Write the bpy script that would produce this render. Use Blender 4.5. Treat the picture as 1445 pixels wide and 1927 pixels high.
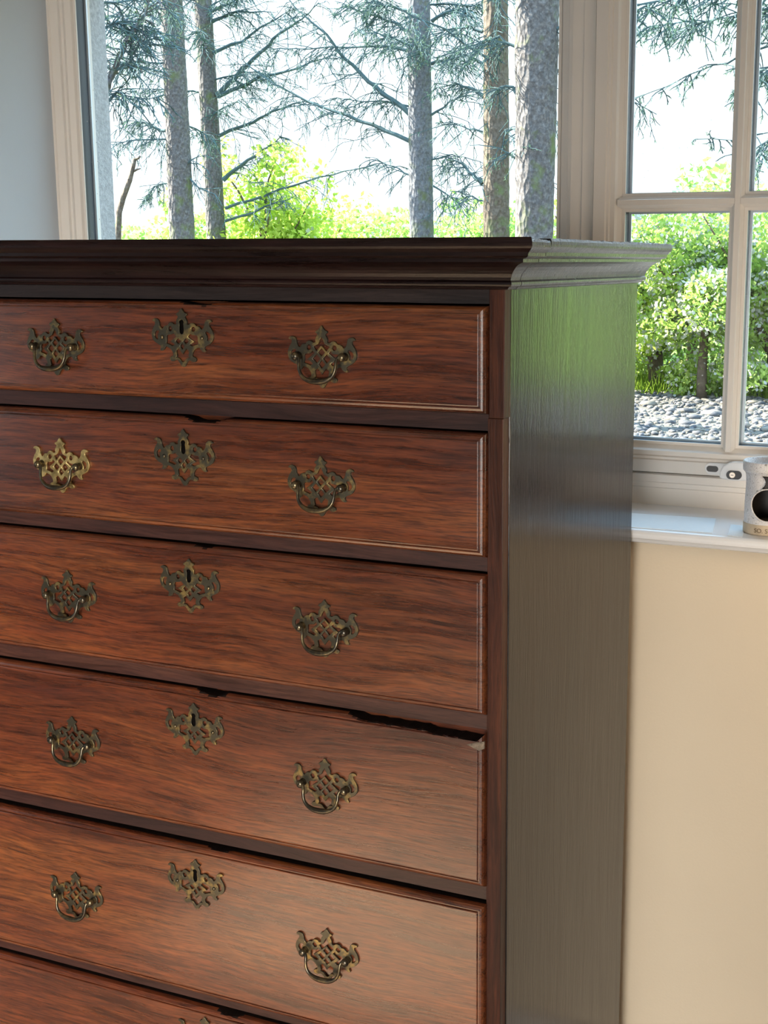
import bpy, bmesh, math, random
import numpy as np
from mathutils import Vector, Matrix, noise as mnoise

for o in list(bpy.data.objects):
    bpy.data.objects.remove(o)
scene = bpy.context.scene
COL = scene.collection
random.seed(7)
RNG = np.random.default_rng(7)

# ------------------------------------------------------------------ camera
ZC = 1.5
CAM = Vector((0.57237, -1.42966, ZC))
RGT = Vector((0.9184574, 0.3955187, 0.0009621))
DWN = Vector((0.0760940, -0.1743141, -0.9817455))
FWD = Vector((-0.3881310, 0.9017647, -0.1901966))
F_PX, CX, CY = 2439.81, 886.15, 963.53
cd = bpy.data.cameras.new('camera')
cam = bpy.data.objects.new('camera', cd)
COL.objects.link(cam)
cd.sensor_fit = 'HORIZONTAL'
cd.sensor_width = 36.0
cd.lens = F_PX * 36.0 / 1445.0
cd.shift_x = (722.5 - CX) / 1445.0
cd.shift_y = (CY - 963.5) / 1445.0
cd.clip_start = 0.05
cd.clip_end = 500
U = -DWN
cam.matrix_world = Matrix(((RGT.x, U.x, -FWD.x, CAM.x), (RGT.y, U.y, -FWD.y, CAM.y),
                           (RGT.z, U.z, -FWD.z, CAM.z), (0, 0, 0, 1)))
scene.camera = cam


def pt(u, v, Y):
    """point of the place at distance plane y=Y that the camera sees at photo pixel (u, v)"""
    d = RGT * ((u - CX) / F_PX) + DWN * ((v - CY) / F_PX) + FWD
    return CAM + d * ((Y - CAM.y) / d.y)


def px_m(Y, u=700, v=300):
    """metres per pixel at distance plane Y"""
    return (pt(u, v, Y) - CAM).dot(FWD) / F_PX


# ------------------------------------------------------------------ world, sun, large lights, exposure
world = bpy.data.worlds.new('sky')
scene.world = world
world.use_nodes = True
wn = world.node_tree
for n in list(wn.nodes):
    wn.nodes.remove(n)
w_out = wn.nodes.new('ShaderNodeOutputWorld')
w_bg = wn.nodes.new('ShaderNodeBackground')
w_tc = wn.nodes.new('ShaderNodeTexCoord')
w_sep = wn.nodes.new('ShaderNodeSeparateXYZ')
w_rmp = wn.nodes.new('ShaderNodeValToRGB')
w_rmp.color_ramp.elements[0].position = 0.0
w_rmp.color_ramp.elements[0].color = (0.215, 0.24, 0.255, 1)
w_rmp.color_ramp.elements[1].position = 0.75
w_rmp.color_ramp.elements[1].color = (0.46, 0.73, 1.0, 1)
e = w_rmp.color_ramp.elements.new(0.28)
e.color = (0.28, 0.335, 0.37, 1)
wn.links.new(w_tc.outputs['Generated'], w_sep.inputs[0])
wn.links.new(w_sep.outputs['Z'], w_rmp.inputs[0])
wn.links.new(w_rmp.outputs[0], w_bg.inputs['Color'])
w_bg.inputs['Strength'].default_value = 5.6
wn.links.new(w_bg.outputs[0], w_out.inputs[0])

sd = bpy.data.lights.new('sun', 'SUN')
sun = bpy.data.objects.new('sun', sd)
COL.objects.link(sun)
sd.energy = 34.0
sd.color = (1.0, 0.93, 0.80)
sd.angle = math.radians(0.6)
SUN_DIR = Vector((-0.82, -0.08, 0.57)).normalized()      # towards the sun
sun.rotation_euler = SUN_DIR.to_track_quat('Z', 'Y').to_euler()


def area(name, loc, target, sx, sy, energy, color):
    d = bpy.data.lights.new(name, 'AREA')
    d.shape = 'RECTANGLE'
    d.size = sx
    d.size_y = sy
    d.energy = energy
    d.color = color
    o = bpy.data.objects.new(name, d)
    COL.objects.link(o)
    o.location = loc
    v = Vector(loc) - Vector(target)
    o.rotation_euler = v.to_track_quat('Z', 'Y').to_euler()
    return o


# fill light added before the opening behind the camera, lighting the room
bd = area('back_fill', (0.30, -4.44, 0.85), (-1.05, 0.0, 0.15), 1.7, 1.2, 19, (1.0, 0.93, 0.84))
bd.data.spread = math.radians(50)      # beam narrowed so the upper chest and window frame stay darker
# warm fill light added by the right end of the window
ld = bpy.data.lights.new('warm_fill', 'POINT')
ld.energy = 6.5
ld.color = (1.0, 0.78, 0.55)
ld.shadow_soft_size = 0.12
lo = bpy.data.objects.new('warm_fill', ld)
COL.objects.link(lo)
lo.location = (0.64, 0.28, 1.20)

scene.view_settings.view_transform = 'Standard'
scene.view_settings.look = 'None'
scene.view_settings.gamma = 1.0
scene.view_settings.use_curve_mapping = False
scene.view_settings.exposure = 0.12


# ------------------------------------------------------------------ materials
def new_mat(name):
    m = bpy.data.materials.new(name)
    m.use_nodes = True
    nt = m.node_tree
    b = nt.nodes['Principled BSDF']
    return m, nt, b


def N(nt, kind, **kw):
    n = nt.nodes.new(kind)
    for k, v in kw.items():
        setattr(n, k, v)
    return n


def ramp(nt, stops):
    r = N(nt, 'ShaderNodeValToRGB')
    el = r.color_ramp.elements
    el[0].position, el[0].color = stops[0][0], (*stops[0][1], 1)
    el[1].position, el[1].color = stops[-1][0], (*stops[-1][1], 1)
    for p, c in stops[1:-1]:
        q = el.new(p)
        q.color = (*c, 1)
    return r


def noise_tex(nt, vec, scale, detail=3, rough=0.55, dist=0.0):
    n = N(nt, 'ShaderNodeTexNoise')
    n.inputs['Scale'].default_value = scale
    n.inputs['Detail'].default_value = detail
    n.inputs['Roughness'].default_value = rough
    n.inputs['Distortion'].default_value = dist
    if vec is not None:
        nt.links.new(vec, n.inputs['Vector'])
    return n


def mapping(nt, vec, scale=(1, 1, 1), loc=(0, 0, 0), rot=(0, 0, 0)):
    m = N(nt, 'ShaderNodeMapping')
    m.inputs['Scale'].default_value = scale
    m.inputs['Location'].default_value = loc
    m.inputs['Rotation'].default_value = rot
    nt.links.new(vec, m.inputs['Vector'])
    return m.outputs[0]


def bump(nt, b, height, strength, dist=0.001):
    n = N(nt, 'ShaderNodeBump')
    n.inputs['Strength'].default_value = strength
    n.inputs['Distance'].default_value = dist
    nt.links.new(height, n.inputs['Height'])
    nt.links.new(n.outputs[0], b.inputs['Normal'])


def mix(nt, fac, a, b, blend='MIX'):
    m = N(nt, 'ShaderNodeMix')
    m.data_type = 'RGBA'
    m.blend_type = blend
    for s, v in ((0, fac), (6, a), (7, b)):
        if hasattr(v, 'is_output'):
            nt.links.new(v, m.inputs[s])
        elif s == 0:
            m.inputs[0].default_value = v
        else:
            m.inputs[s].default_value = (*v, 1)
    return m.outputs[2]


def wood(name, dark, mid, light, axis='x', rough=0.33, spec=0.5, wav=0.5, pore=0.35, coat=0.25, figure=1.0, tilt=0.0, bumps=0.25, stains=0.0):
    m, nt, b = new_mat(name)
    tc = N(nt, 'ShaderNodeTexCoord')
    oi = N(nt, 'ShaderNodeObjectInfo')
    mul = N(nt, 'ShaderNodeVectorMath', operation='MULTIPLY_ADD')
    cmb = N(nt, 'ShaderNodeCombineXYZ')
    for i in range(3):
        nt.links.new(oi.outputs['Random'], cmb.inputs[i])
    nt.links.new(cmb.outputs[0], mul.inputs[0])
    mul.inputs[1].default_value = (7.3, 3.1, 5.7)
    nt.links.new(tc.outputs['Object'], mul.inputs[2])
    co = mul.outputs[0]
    st = (lambda a, c: (a, c, c)) if axis == 'x' else (lambda a, c: (c, c, a))
    rot = (0, tilt, 0)
    # a slow wander bends the grain
    wander = noise_tex(nt, co, 2.6, 2, 0.5)
    wv = N(nt, 'ShaderNodeVectorMath', operation='MULTIPLY_ADD')
    nt.links.new(wander.outputs['Color'], wv.inputs[0])
    wv.inputs[1].default_value = (0.0, 0.0, 0.10 * wav) if axis == 'x' else (0.10 * wav, 0.05 * wav, 0.0)
    nt.links.new(co, wv.inputs[2])
    gco = wv.outputs[0]
    broad = noise_tex(nt, mapping(nt, gco, st(1.5, 11), rot=rot), 1.0, 4, 0.65)
    fine = noise_tex(nt, mapping(nt, gco, st(16, 260), rot=rot), 1.0, 3, 0.7)
    streak = noise_tex(nt, mapping(nt, gco, st(4.0, 75), loc=(3, 1, 9), rot=rot), 1.0, 5, 0.68)
    blotch = noise_tex(nt, mapping(nt, co, (2.3, 2.3, 3.5), loc=(5, 2, 1)), 1.0, 2, 0.5)
    r1 = ramp(nt, [(0.26, dark), (0.48, mid), (0.76, light)])
    nt.links.new(broad.outputs['Fac'], r1.inputs[0])
    r2 = ramp(nt, [(0.36, (0.42, 0.36, 0.36)), (0.52, (1, 1, 1)), (0.8, (1.18, 1.15, 1.1))])
    nt.links.new(streak.outputs['Fac'], r2.inputs[0])
    c = mix(nt, 0.75 * figure, r1.outputs[0], r2.outputs[0], 'MULTIPLY')
    r3 = ramp(nt, [(0.36, (0.45, 0.40, 0.40)), (0.52, (1, 1, 1)), (0.68, (1.35, 1.3, 1.2))])
    nt.links.new(fine.outputs['Fac'], r3.inputs[0])
    c = mix(nt, pore * 1.6, c, r3.outputs[0], 'MULTIPLY')
    r4 = ramp(nt, [(0.32, (0.62, 0.56, 0.6)), (0.58, (1.08, 1.05, 1.0))])
    nt.links.new(blotch.outputs['Fac'], r4.inputs[0])
    c = mix(nt, 0.8, c, r4.outputs[0], 'MULTIPLY')
    # short dark pores and, on old faces, a few ink-like stains
    pores = noise_tex(nt, mapping(nt, gco, st(38, 620), loc=(1, 7, 2), rot=rot), 1.0, 2, 0.5)
    r5 = ramp(nt, [(0.36, (0.30, 0.25, 0.25)), (0.49, (1, 1, 1))])
    nt.links.new(pores.outputs['Fac'], r5.inputs[0])
    c = mix(nt, pore, c, r5.outputs[0], 'MULTIPLY')
    if stains > 0:
        sn = noise_tex(nt, mapping(nt, co, (11, 11, 17), loc=(2, 2, 8)), 1.0, 4, 0.6)
        r6 = ramp(nt, [(0.66, (1, 1, 1)), (0.74, (0.35, 0.28, 0.34))])
        nt.links.new(sn.outputs['Fac'], r6.inputs[0])
        c = mix(nt, stains, c, r6.outputs[0], 'MULTIPLY')
    nt.links.new(c, b.inputs['Base Color'])
    rr = N(nt, 'ShaderNodeMapRange')
    rr.inputs['From Min'].default_value = 0.3
    rr.inputs['From Max'].default_value = 0.7
    rr.inputs['To Min'].default_value = rough - 0.06
    rr.inputs['To Max'].default_value = rough + 0.08
    nt.links.new(streak.outputs['Fac'], rr.inputs['Value'])
    nt.links.new(rr.outputs[0], b.inputs['Roughness'])
    b.inputs['Specular IOR Level'].default_value = spec
    b.inputs['Coat Weight'].default_value = coat
    b.inputs['Coat Roughness'].default_value = rough * 0.8
    hs = N(nt, 'ShaderNodeMath', operation='ADD')
    nt.links.new(fine.outputs['Fac'], hs.inputs[0])
    nt.links.new(streak.outputs['Fac'], hs.inputs[1])
    bump(nt, b, hs.outputs[0], bumps, 0.0012)
    return m


def plain(name, col, rough=0.5, spec=0.5, metallic=0.0, var=0.0, vscale=8.0, bump_s=0.0, bump_scale=200.0, coat=0.0):
    m, nt, b = new_mat(name)
    b.inputs['Base Color'].default_value = (*col, 1)
    b.inputs['Roughness'].default_value = rough
    b.inputs['Specular IOR Level'].default_value = spec
    b.inputs['Metallic'].default_value = metallic
    b.inputs['Coat Weight'].default_value = coat
    tc = N(nt, 'ShaderNodeTexCoord')
    if var > 0:
        n = noise_tex(nt, tc.outputs['Object'], vscale, 4)
        r = ramp(nt, [(0.3, tuple(c * (1 - var) for c in col)), (0.7, tuple(min(1, c * (1 + var)) for c in col))])
        nt.links.new(n.outputs['Fac'], r.inputs[0])
        nt.links.new(r.outputs[0], b.inputs['Base Color'])
    if bump_s > 0:
        n2 = noise_tex(nt, tc.outputs['Object'], bump_scale, 3)
        bump(nt, b, n2.outputs['Fac'], bump_s, 0.002)
    return m


M = {}
M['drawer'] = wood('mahogany_drawer', (0.070, 0.014, 0.006), (0.150, 0.036, 0.010), (0.250, 0.082, 0.020), 'x', rough=0.29, spec=0.6, coat=1.0, wav=0.55, pore=0.55, tilt=0.04, stains=0.55)
M['rail'] = wood('mahogany_rail', (0.028, 0.011, 0.010), (0.058, 0.021, 0.016), (0.095, 0.036, 0.022), 'x', rough=0.42, spec=0.4, coat=0.05)
M['stile'] = wood('mahogany_stile', (0.030, 0.008, 0.004), (0.062, 0.017, 0.008), (0.105, 0.034, 0.013), 'z', rough=0.45, spec=0.25, coat=0.0)
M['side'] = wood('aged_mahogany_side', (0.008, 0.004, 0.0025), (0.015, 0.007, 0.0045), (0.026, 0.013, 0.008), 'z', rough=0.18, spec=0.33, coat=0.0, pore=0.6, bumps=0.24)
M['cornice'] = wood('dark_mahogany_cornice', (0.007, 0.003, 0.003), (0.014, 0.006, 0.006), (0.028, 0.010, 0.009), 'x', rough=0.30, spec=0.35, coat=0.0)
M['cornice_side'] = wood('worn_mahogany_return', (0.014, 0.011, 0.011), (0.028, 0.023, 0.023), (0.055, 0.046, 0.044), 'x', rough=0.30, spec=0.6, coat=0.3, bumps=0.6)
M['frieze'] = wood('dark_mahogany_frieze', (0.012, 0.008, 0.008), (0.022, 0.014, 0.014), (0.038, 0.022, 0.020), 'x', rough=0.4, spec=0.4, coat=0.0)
M['carcass'] = plain('carcass_deal', (0.10, 0.06, 0.035), 0.8, 0.2, var=0.3)
M['hole_shade'] = plain('keyhole_shade', (0.004, 0.003, 0.003), 0.9, 0.05)  # black put in for the shade inside keyholes and key slot
M['gap_shade'] = plain('painted_gap_shade', (0.016, 0.009, 0.007), 0.8, 0.15, var=0.4, vscale=60)  # dark colour painted on drawer top edges for shade in the gaps
M['bare'] = plain('bare_wood_break', (0.20, 0.16, 0.12), 0.8, 0.2, var=0.5, vscale=160, bump_s=0.6, bump_scale=300)


def brass(name, patina, metal, lo, hi, rough):
    m, nt, b = new_mat(name)
    tc = N(nt, 'ShaderNodeTexCoord')
    oi = N(nt, 'ShaderNodeObjectInfo')
    mul = N(nt, 'ShaderNodeVectorMath', operation='MULTIPLY_ADD')
    cmb = N(nt, 'ShaderNodeCombineXYZ')
    for i in range(3):
        nt.links.new(oi.outputs['Random'], cmb.inputs[i])
    nt.links.new(cmb.outputs[0], mul.inputs[0])
    mul.inputs[1].default_value = (3.3, 2.1, 1.7)
    nt.links.new(tc.outputs['Object'], mul.inputs[2])
    n = noise_tex(nt, mul.outputs[0], 75, 4, 0.6)
    r = ramp(nt, [(lo, patina), (hi, metal)])
    nt.links.new(n.outputs['Fac'], r.inputs[0])
    nt.links.new(r.outputs[0], b.inputs['Base Color'])
    b.inputs['Metallic'].default_value = 0.85
    b.inputs['Roughness'].default_value = rough
    bump(nt, b, n.outputs['Fac'], 0.25, 0.0006)
    return m


M['plate'] = brass('aged_brass_plate', (0.100, 0.092, 0.066), (0.42, 0.30, 0.11), 0.50, 0.72, 0.40)
M['plate_bright'] = brass('worn_bright_brass_plate', (0.30, 0.22, 0.09), (0.80, 0.62, 0.27), 0.35, 0.6, 0.35)
M['bail'] = brass('aged_brass_bail', (0.085, 0.075, 0.058), (0.33, 0.25, 0.12), 0.45, 0.75, 0.28)

M['wall'] = plain('cream_wall_paint', (0.80, 0.69, 0.53), 0.85, 0.25, var=0.02, vscale=3, bump_s=0.12, bump_scale=260)
M['wall_dark'] = plain('slate_blue_wall_paint', (0.16, 0.17, 0.20), 0.8, 0.25)
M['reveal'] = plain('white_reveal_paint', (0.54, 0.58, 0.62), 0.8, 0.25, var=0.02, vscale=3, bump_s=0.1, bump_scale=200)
M['ceiling'] = plain('white_ceiling_paint', (0.55, 0.53, 0.50), 0.9, 0.2)
M['frame'] = plain('white_window_paint', (0.76, 0.715, 0.66), 0.42, 0.4, var=0.02, vscale=6)
M['sill'] = plain('white_sill_gloss', (0.90, 0.92, 0.95), 0.16, 0.5)
M['gasket'] = plain('dark_spacer_bar', (0.035, 0.045, 0.06), 0.35, 0.5)
M['spacer'] = plain('aluminium_spacer_bar', (0.55, 0.60, 0.66), 0.35, 0.5, metallic=0.6)
M['floor'] = wood('pale_oak_floor', (0.56, 0.44, 0.32), (0.66, 0.53, 0.40), (0.74, 0.62, 0.48), 'x', rough=0.4, coat=0.1)
M['roughcast'] = plain('grey_roughcast', (0.42, 0.42, 0.42), 0.95, 0.1, var=0.2, vscale=120, bump_s=1.0, bump_scale=260)
M['white_plastic'] = plain('white_handle_plastic', (0.80, 0.80, 0.80), 0.25, 0.5)
M['black_plastic'] = plain('black_handle_plastic', (0.02, 0.02, 0.022), 0.4, 0.5)
M['key_metal'] = plain('steel_lock_cylinder', (0.75, 0.66, 0.56), 0.35, 0.5, metallic=0.6)
M['paper'] = plain('pale_paper', (0.90, 0.93, 0.95), 0.8, 0.2, var=0.015, vscale=90)
M['soot'] = plain('soot_black_glaze', (0.018, 0.014, 0.012), 0.5, 0.4, var=0.3, vscale=60)
M['clay'] = plain('unglazed_buff_clay', (0.60, 0.50, 0.37), 0.8, 0.2, var=0.12, vscale=60)
M['clay_ink'] = plain('dark_engraved_clay', (0.16, 0.11, 0.07), 0.9, 0.1)

# glass: thin pane, clear with mirror-like Fresnel sheen
m, nt, b = new_mat('window_glass')
nt.nodes.remove(b)
out = nt.nodes['Material Output']
tr = N(nt, 'ShaderNodeBsdfTransparent')
tr.inputs[0].default_value = (0.985, 0.995, 0.99, 1)
gl = N(nt, 'ShaderNodeBsdfGlossy')
gl.inputs['Roughness'].default_value = 0.02
fr = N(nt, 'ShaderNodeFresnel')
fr.inputs[0].default_value = 1.10
df = N(nt, 'ShaderNodeBsdfDiffuse')
df.inputs[0].default_value = (0.7, 0.75, 0.75, 1)
tc = N(nt, 'ShaderNodeTexCoord')
spk = N(nt, 'ShaderNodeTexVoronoi')
spk.inputs['Scale'].default_value = 70
nt.links.new(tc.outputs['Object'], spk.inputs['Vector'])
dirt = noise_tex(nt, tc.outputs['Object'], 3, 4)
sr = N(nt, 'ShaderNodeMapRange')
sr.inputs['From Min'].default_value = 0.07
sr.inputs['From Max'].default_value = 0.11
sr.inputs['To Min'].default_value = 0.30
sr.inputs['To Max'].default_value = 0.006
nt.links.new(spk.outputs['Distance'], sr.inputs['Value'])
ms = N(nt, 'ShaderNodeMixShader')
nt.links.new(fr.outputs[0], ms.inputs[0])
nt.links.new(tr.outputs[0], ms.inputs[1])
nt.links.new(gl.outputs[0], ms.inputs[2])
ms2 = N(nt, 'ShaderNodeMixShader')
nt.links.new(sr.outputs[0], ms2.inputs[0])
nt.links.new(ms.outputs[0], ms2.inputs[1])
nt.links.new(df.outputs[0], ms2.inputs[2])
nt.links.new(ms2.outputs[0], out.inputs[0])
M['glass'] = m

# speckled white glaze of the wax burner
m, nt, b = new_mat('speckled_white_glaze')
tc = N(nt, 'ShaderNodeTexCoord')
wv = N(nt, 'ShaderNodeTexWave')
wv.inputs['Scale'].default_value = 130
wv.inputs['Distortion'].default_value = 14
wv.inputs['Detail'].default_value = 3
nt.links.new(tc.outputs['Object'], wv.inputs['Vector'])
nz = noise_tex(nt, tc.outputs['Object'], 260, 3)
r = ramp(nt, [(0.0, (0.60, 0.59, 0.58)), (0.12, (0.78, 0.78, 0.80)), (0.6, (0.84, 0.84, 0.86))])
nt.links.new(wv.outputs['Fac'], r.inputs[0])
r2 = ramp(nt, [(0.30, (0.3, 0.29, 0.28)), (0.40, (1, 1, 1))])
nt.links.new(nz.outputs['Fac'], r2.inputs[0])
nt.links.new(mix(nt, 0.9, r.outputs[0], r2.outputs[0], 'MULTIPLY'), b.inputs['Base Color'])
b.inputs['Roughness'].default_value = 0.35
bump(nt, b, wv.outputs['Fac'], 0.22, 0.0010)
M['glaze'] = m


def bark(name, a, c, moss):
    m, nt, b = new_mat(name)
    tc = N(nt, 'ShaderNodeTexCoord')
    v = N(nt, 'ShaderNodeTexVoronoi')
    v.inputs['Scale'].default_value = 22
    nt.links.new(mapping(nt, tc.outputs['Object'], (1, 1, 0.45)), v.inputs['Vector'])
    n = noise_tex(nt, tc.outputs['Object'], 30, 5, 0.7)
    r = ramp(nt, [(0.3, tuple(x * 0.55 for x in a)), (0.5, a), (0.7, c)])
    nt.links.new(n.outputs['Fac'], r.inputs[0])
    n2 = noise_tex(nt, tc.outputs['Object'], 3.2, 4, 0.6)
    r2 = ramp(nt, [(0.54, (0, 0, 0)), (0.68, (1, 1, 1))])
    nt.links.new(n2.outputs['Fac'], r2.inputs[0])
    nt.links.new(mix(nt, r2.outputs[0], r.outputs[0], moss), b.inputs['Base Color'])
    b.inputs['Roughness'].default_value = 0.9
    b.inputs['Specular IOR Level'].default_value = 0.15
    bump(nt, b, v.outputs['Distance'], 0.8, 0.03)
    return m


M['bark_grey'] = bark('grey_spruce_bark', (0.114, 0.107, 0.107), (0.204, 0.192, 0.186), (0.120, 0.144, 0.060))
M['bark_pale'] = bark('blue_grey_spruce_bark', (0.132, 0.137, 0.152), (0.203, 0.209, 0.220), (0.122, 0.142, 0.071))
M['bark_brown'] = bark('brown_spruce_bark', (0.120, 0.099, 0.079), (0.179, 0.150, 0.120), (0.114, 0.139, 0.060))
M['twig'] = plain('grey_green_twig', (0.077, 0.119, 0.126), 0.9, 0.1, var=0.25, vscale=3)
M['shrub_wood'] = plain('hawthorn_bark', (0.120, 0.090, 0.066), 0.9, 0.1, var=0.3, vscale=20)


def leaf(name, stops, scale=1.4, trans=0.55):
    m, nt, b = new_mat(name)
    nt.nodes.remove(b)
    out = nt.nodes['Material Output']
    tc = N(nt, 'ShaderNodeTexCoord')
    n = noise_tex(nt, tc.outputs['Object'], scale, 6, 0.75)
    r = ramp(nt, stops)
    nt.links.new(n.outputs['Fac'], r.inputs[0])
    d = N(nt, 'ShaderNodeBsdfDiffuse')
    t = N(nt, 'ShaderNodeBsdfTranslucent')
    nt.links.new(r.outputs[0], d.inputs[0])
    nt.links.new(r.outputs[0], t.inputs[0])
    x = N(nt, 'ShaderNodeMixShader')
    x.inputs[0].default_value = trans
    nt.links.new(d.outputs[0], x.inputs[1])
    nt.links.new(t.outputs[0], x.inputs[2])
    nt.links.new(x.outputs[0], out.inputs[0])
    return m


M['hawthorn'] = leaf('hawthorn_leaf', [(0.30, (0.185, 0.321, 0.067)), (0.5, (0.372, 0.523, 0.127)), (0.7, (0.557, 0.641, 0.236))])
M['hawthorn_light'] = leaf('hawthorn_leaf_yellow', [(0.30, (0.254, 0.405, 0.051)), (0.5, (0.465, 0.608, 0.111)), (0.7, (0.624, 0.675, 0.219))])
M['hedge'] = leaf('far_hedge_leaf', [(0.30, (0.156, 0.312, 0.098)), (0.5, (0.330, 0.506, 0.136)), (0.7, (0.565, 0.662, 0.234))], 0.6)
M['needle'] = leaf('spruce_needle', [(0.3, (0.050, 0.108, 0.086)), (0.5, (0.094, 0.173, 0.122)), (0.7, (0.173, 0.238, 0.130))], 2.0, 0.35)
M['blossom'] = leaf('hawthorn_blossom', [(0.3, (0.453, 0.474, 0.443)), (0.7, (0.501, 0.506, 0.490))], 4, 0.4)
M['grass'] = leaf('meadow_grass', [(0.30, (0.098, 0.161, 0.017)), (0.5, (0.158, 0.245, 0.028)), (0.7, (0.231, 0.266, 0.077))], 2.2, 0.4)
M['field'] = plain('sunlit_field', (0.140, 0.207, 0.054), 0.95, 0.1, var=0.3, vscale=0.35)
M['ground'] = plain('earth_and_gravel', (0.112, 0.106, 0.096), 0.95, 0.1, var=0.35, vscale=9, bump_s=0.8, bump_scale=25)

m, nt, b = new_mat('gravel_stone')
tc = N(nt, 'ShaderNodeTexCoord')
vo = N(nt, 'ShaderNodeTexVoronoi')
vo.inputs['Scale'].default_value = 11
nt.links.new(tc.outputs['Object'], vo.inputs['Vector'])
sp = N(nt, 'ShaderNodeSeparateColor')
nt.links.new(vo.outputs['Color'], sp.inputs[0])
r = ramp(nt, [(0.0, (0.045, 0.047, 0.054)), (0.4, (0.085, 0.085, 0.095)), (0.7, (0.12, 0.105, 0.085)), (1.0, (0.19, 0.17, 0.145))])
nt.links.new(sp.outputs[0], r.inputs[0])
nt.links.new(r.outputs[0], b.inputs['Base Color'])
b.inputs['Roughness'].default_value = 0.85
M['stone'] = m


# ------------------------------------------------------------------ object helpers
def empty(name, loc):
    o = bpy.data.objects.new(name, None)
    o.empty_display_size = 0.05
    COL.objects.link(o)
    o.location = loc
    return o


def tag(o, label=None, cat=None, group=None, kind=None):
    if label:
        o['label'] = label
    if cat:
        o['category'] = cat
    if group:
        o['group'] = group
    if kind:
        o['kind'] = kind
    return o


def wloc(o):
    v = Vector((0, 0, 0))
    while o is not None:
        v += Vector(o.location)
        o = o.parent
    return v


def mk(name, V, Fc, mat, parent=None, smooth=False, center=True, mats=None, fmat=None):
    """one mesh object from world-space vertices; its origin sits at its middle"""
    V = np.asarray(V, dtype=float)
    c = (V.min(0) + V.max(0)) / 2 if center else np.zeros(3)
    me = bpy.data.meshes.new(name)
    me.from_pydata((V - c).tolist(), [], [tuple(int(i) for i in f) for f in Fc])
    for mm in (mats or [mat]):
        me.materials.append(mm)
    if fmat is not None:
        me.polygons.foreach_set('material_index', fmat)
    if smooth:
        me.polygons.foreach_set('use_smooth', [True] * len(me.polygons))
    me.update()
    o = bpy.data.objects.new(name, me)
    COL.objects.link(o)
    o.location = Vector(c) - (wloc(parent) if parent else Vector((0, 0, 0)))
    o.parent = parent
    return o


def inst(name, me, loc, parent=None):
    o = bpy.data.objects.new(name, me)
    COL.objects.link(o)
    o.location = Vector(loc) - (wloc(parent) if parent else Vector((0, 0, 0)))
    o.parent = parent
    return o


class MB:
    def __init__(s):
        s.v = []
        s.f = []

    def add(s, V, Fc):
        k = len(s.v)
        s.v += [tuple(p) for p in V]
        s.f += [tuple(i + k for i in q) for q in Fc]
        return s

    def box(s, x0, x1, y0, y1, z0, z1):
        return s.add([(x0, y0, z0), (x1, y0, z0), (x1, y1, z0), (x0, y1, z0), (x0, y0, z1), (x1, y0, z1), (x1, y1, z1), (x0, y1, z1)],
                     [(0, 3, 2, 1), (4, 5, 6, 7), (0, 1, 5, 4), (1, 2, 6, 5), (2, 3, 7, 6), (3, 0, 4, 7)])

    def build(s, name, mat, parent=None, smooth=False, **k):
        return mk(name, s.v, s.f, mat, parent, smooth, **k)


def bevel_obj(o, w, seg=2):
    bm = bmesh.new()
    bm.from_mesh(o.data)
    bmesh.ops.recalc_face_normals(bm, faces=bm.faces)
    bmesh.ops.bevel(bm, geom=list(bm.edges), offset=w, segments=seg, affect='EDGES', profile=0.6)
    bm.to_mesh(o.data)
    bm.free()
    return o


def box(name, x0, x1, y0, y1, z0, z1, mat, parent=None, bev=0.0, seg=2):
    o = MB().box(x0, x1, y0, y1, z0, z1).build(name, mat, parent)
    if bev > 0:
        bevel_obj(o, bev, seg)
    return o


def tube(P, R, n=6, cap=True):
    P = [Vector(p) for p in P]
    V = []
    Fc = []
    up = Vector((0, 0, 1))
    prev = None
    for i, p in enumerate(P):
        t = (P[min(i + 1, len(P) - 1)] - P[max(i - 1, 0)])
        if t.length < 1e-9:
            t = Vector((0, 0, 1))
        t.normalize()
        if prev is None:
            a = t.cross(up)
            if a.length < 1e-3:
                a = t.cross(Vector((1, 0, 0)))
            a.normalize()
        else:
            a = (prev - t * prev.dot(t)).normalized()
        prev = a
        b_ = t.cross(a)
        r = R[i] if hasattr(R, '__len__') else R
        for k in range(n):
            th = 2 * math.pi * k / n
            V.append(p + a * (r * math.cos(th)) + b_ * (r * math.sin(th)))
    for i in range(len(P) - 1):
        for k in range(n):
            k2 = (k + 1) % n
            Fc.append((i * n + k, i * n + k2, (i + 1) * n + k2, (i + 1) * n + k))
    if cap:
        Fc.append(tuple(range(n - 1, -1, -1)))
        Fc.append(tuple((len(P) - 1) * n + k for k in range(n)))
    return V, Fc


def lathe(prof, c, n=40, axis='z'):
    V = []
    Fc = []
    for r, h in prof:
        for k in range(n):
            th = 2 * math.pi * k / n
            if axis == 'z':
                V.append((c[0] + r * math.cos(th), c[1] + r * math.sin(th), c[2] + h))
            else:      # axis pointing to -y
                V.append((c[0] + r * math.cos(th), c[1] - h, c[2] + r * math.sin(th)))
    for i in range(len(prof) - 1):
        for k in range(n):
            k2 = (k + 1) % n
            Fc.append((i * n + k, i * n + k2, (i + 1) * n + k2, (i + 1) * n + k))
    Fc.append(tuple(range(n - 1, -1, -1)))
    Fc.append(tuple((len(prof) - 1) * n + k for k in range(n)))
    return V, Fc


def fix_normals(o):
    bm = bmesh.new()
    bm.from_mesh(o.data)
    bmesh.ops.recalc_face_normals(bm, faces=bm.faces)
    bm.to_mesh(o.data)
    bm.free()
    return o


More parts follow.
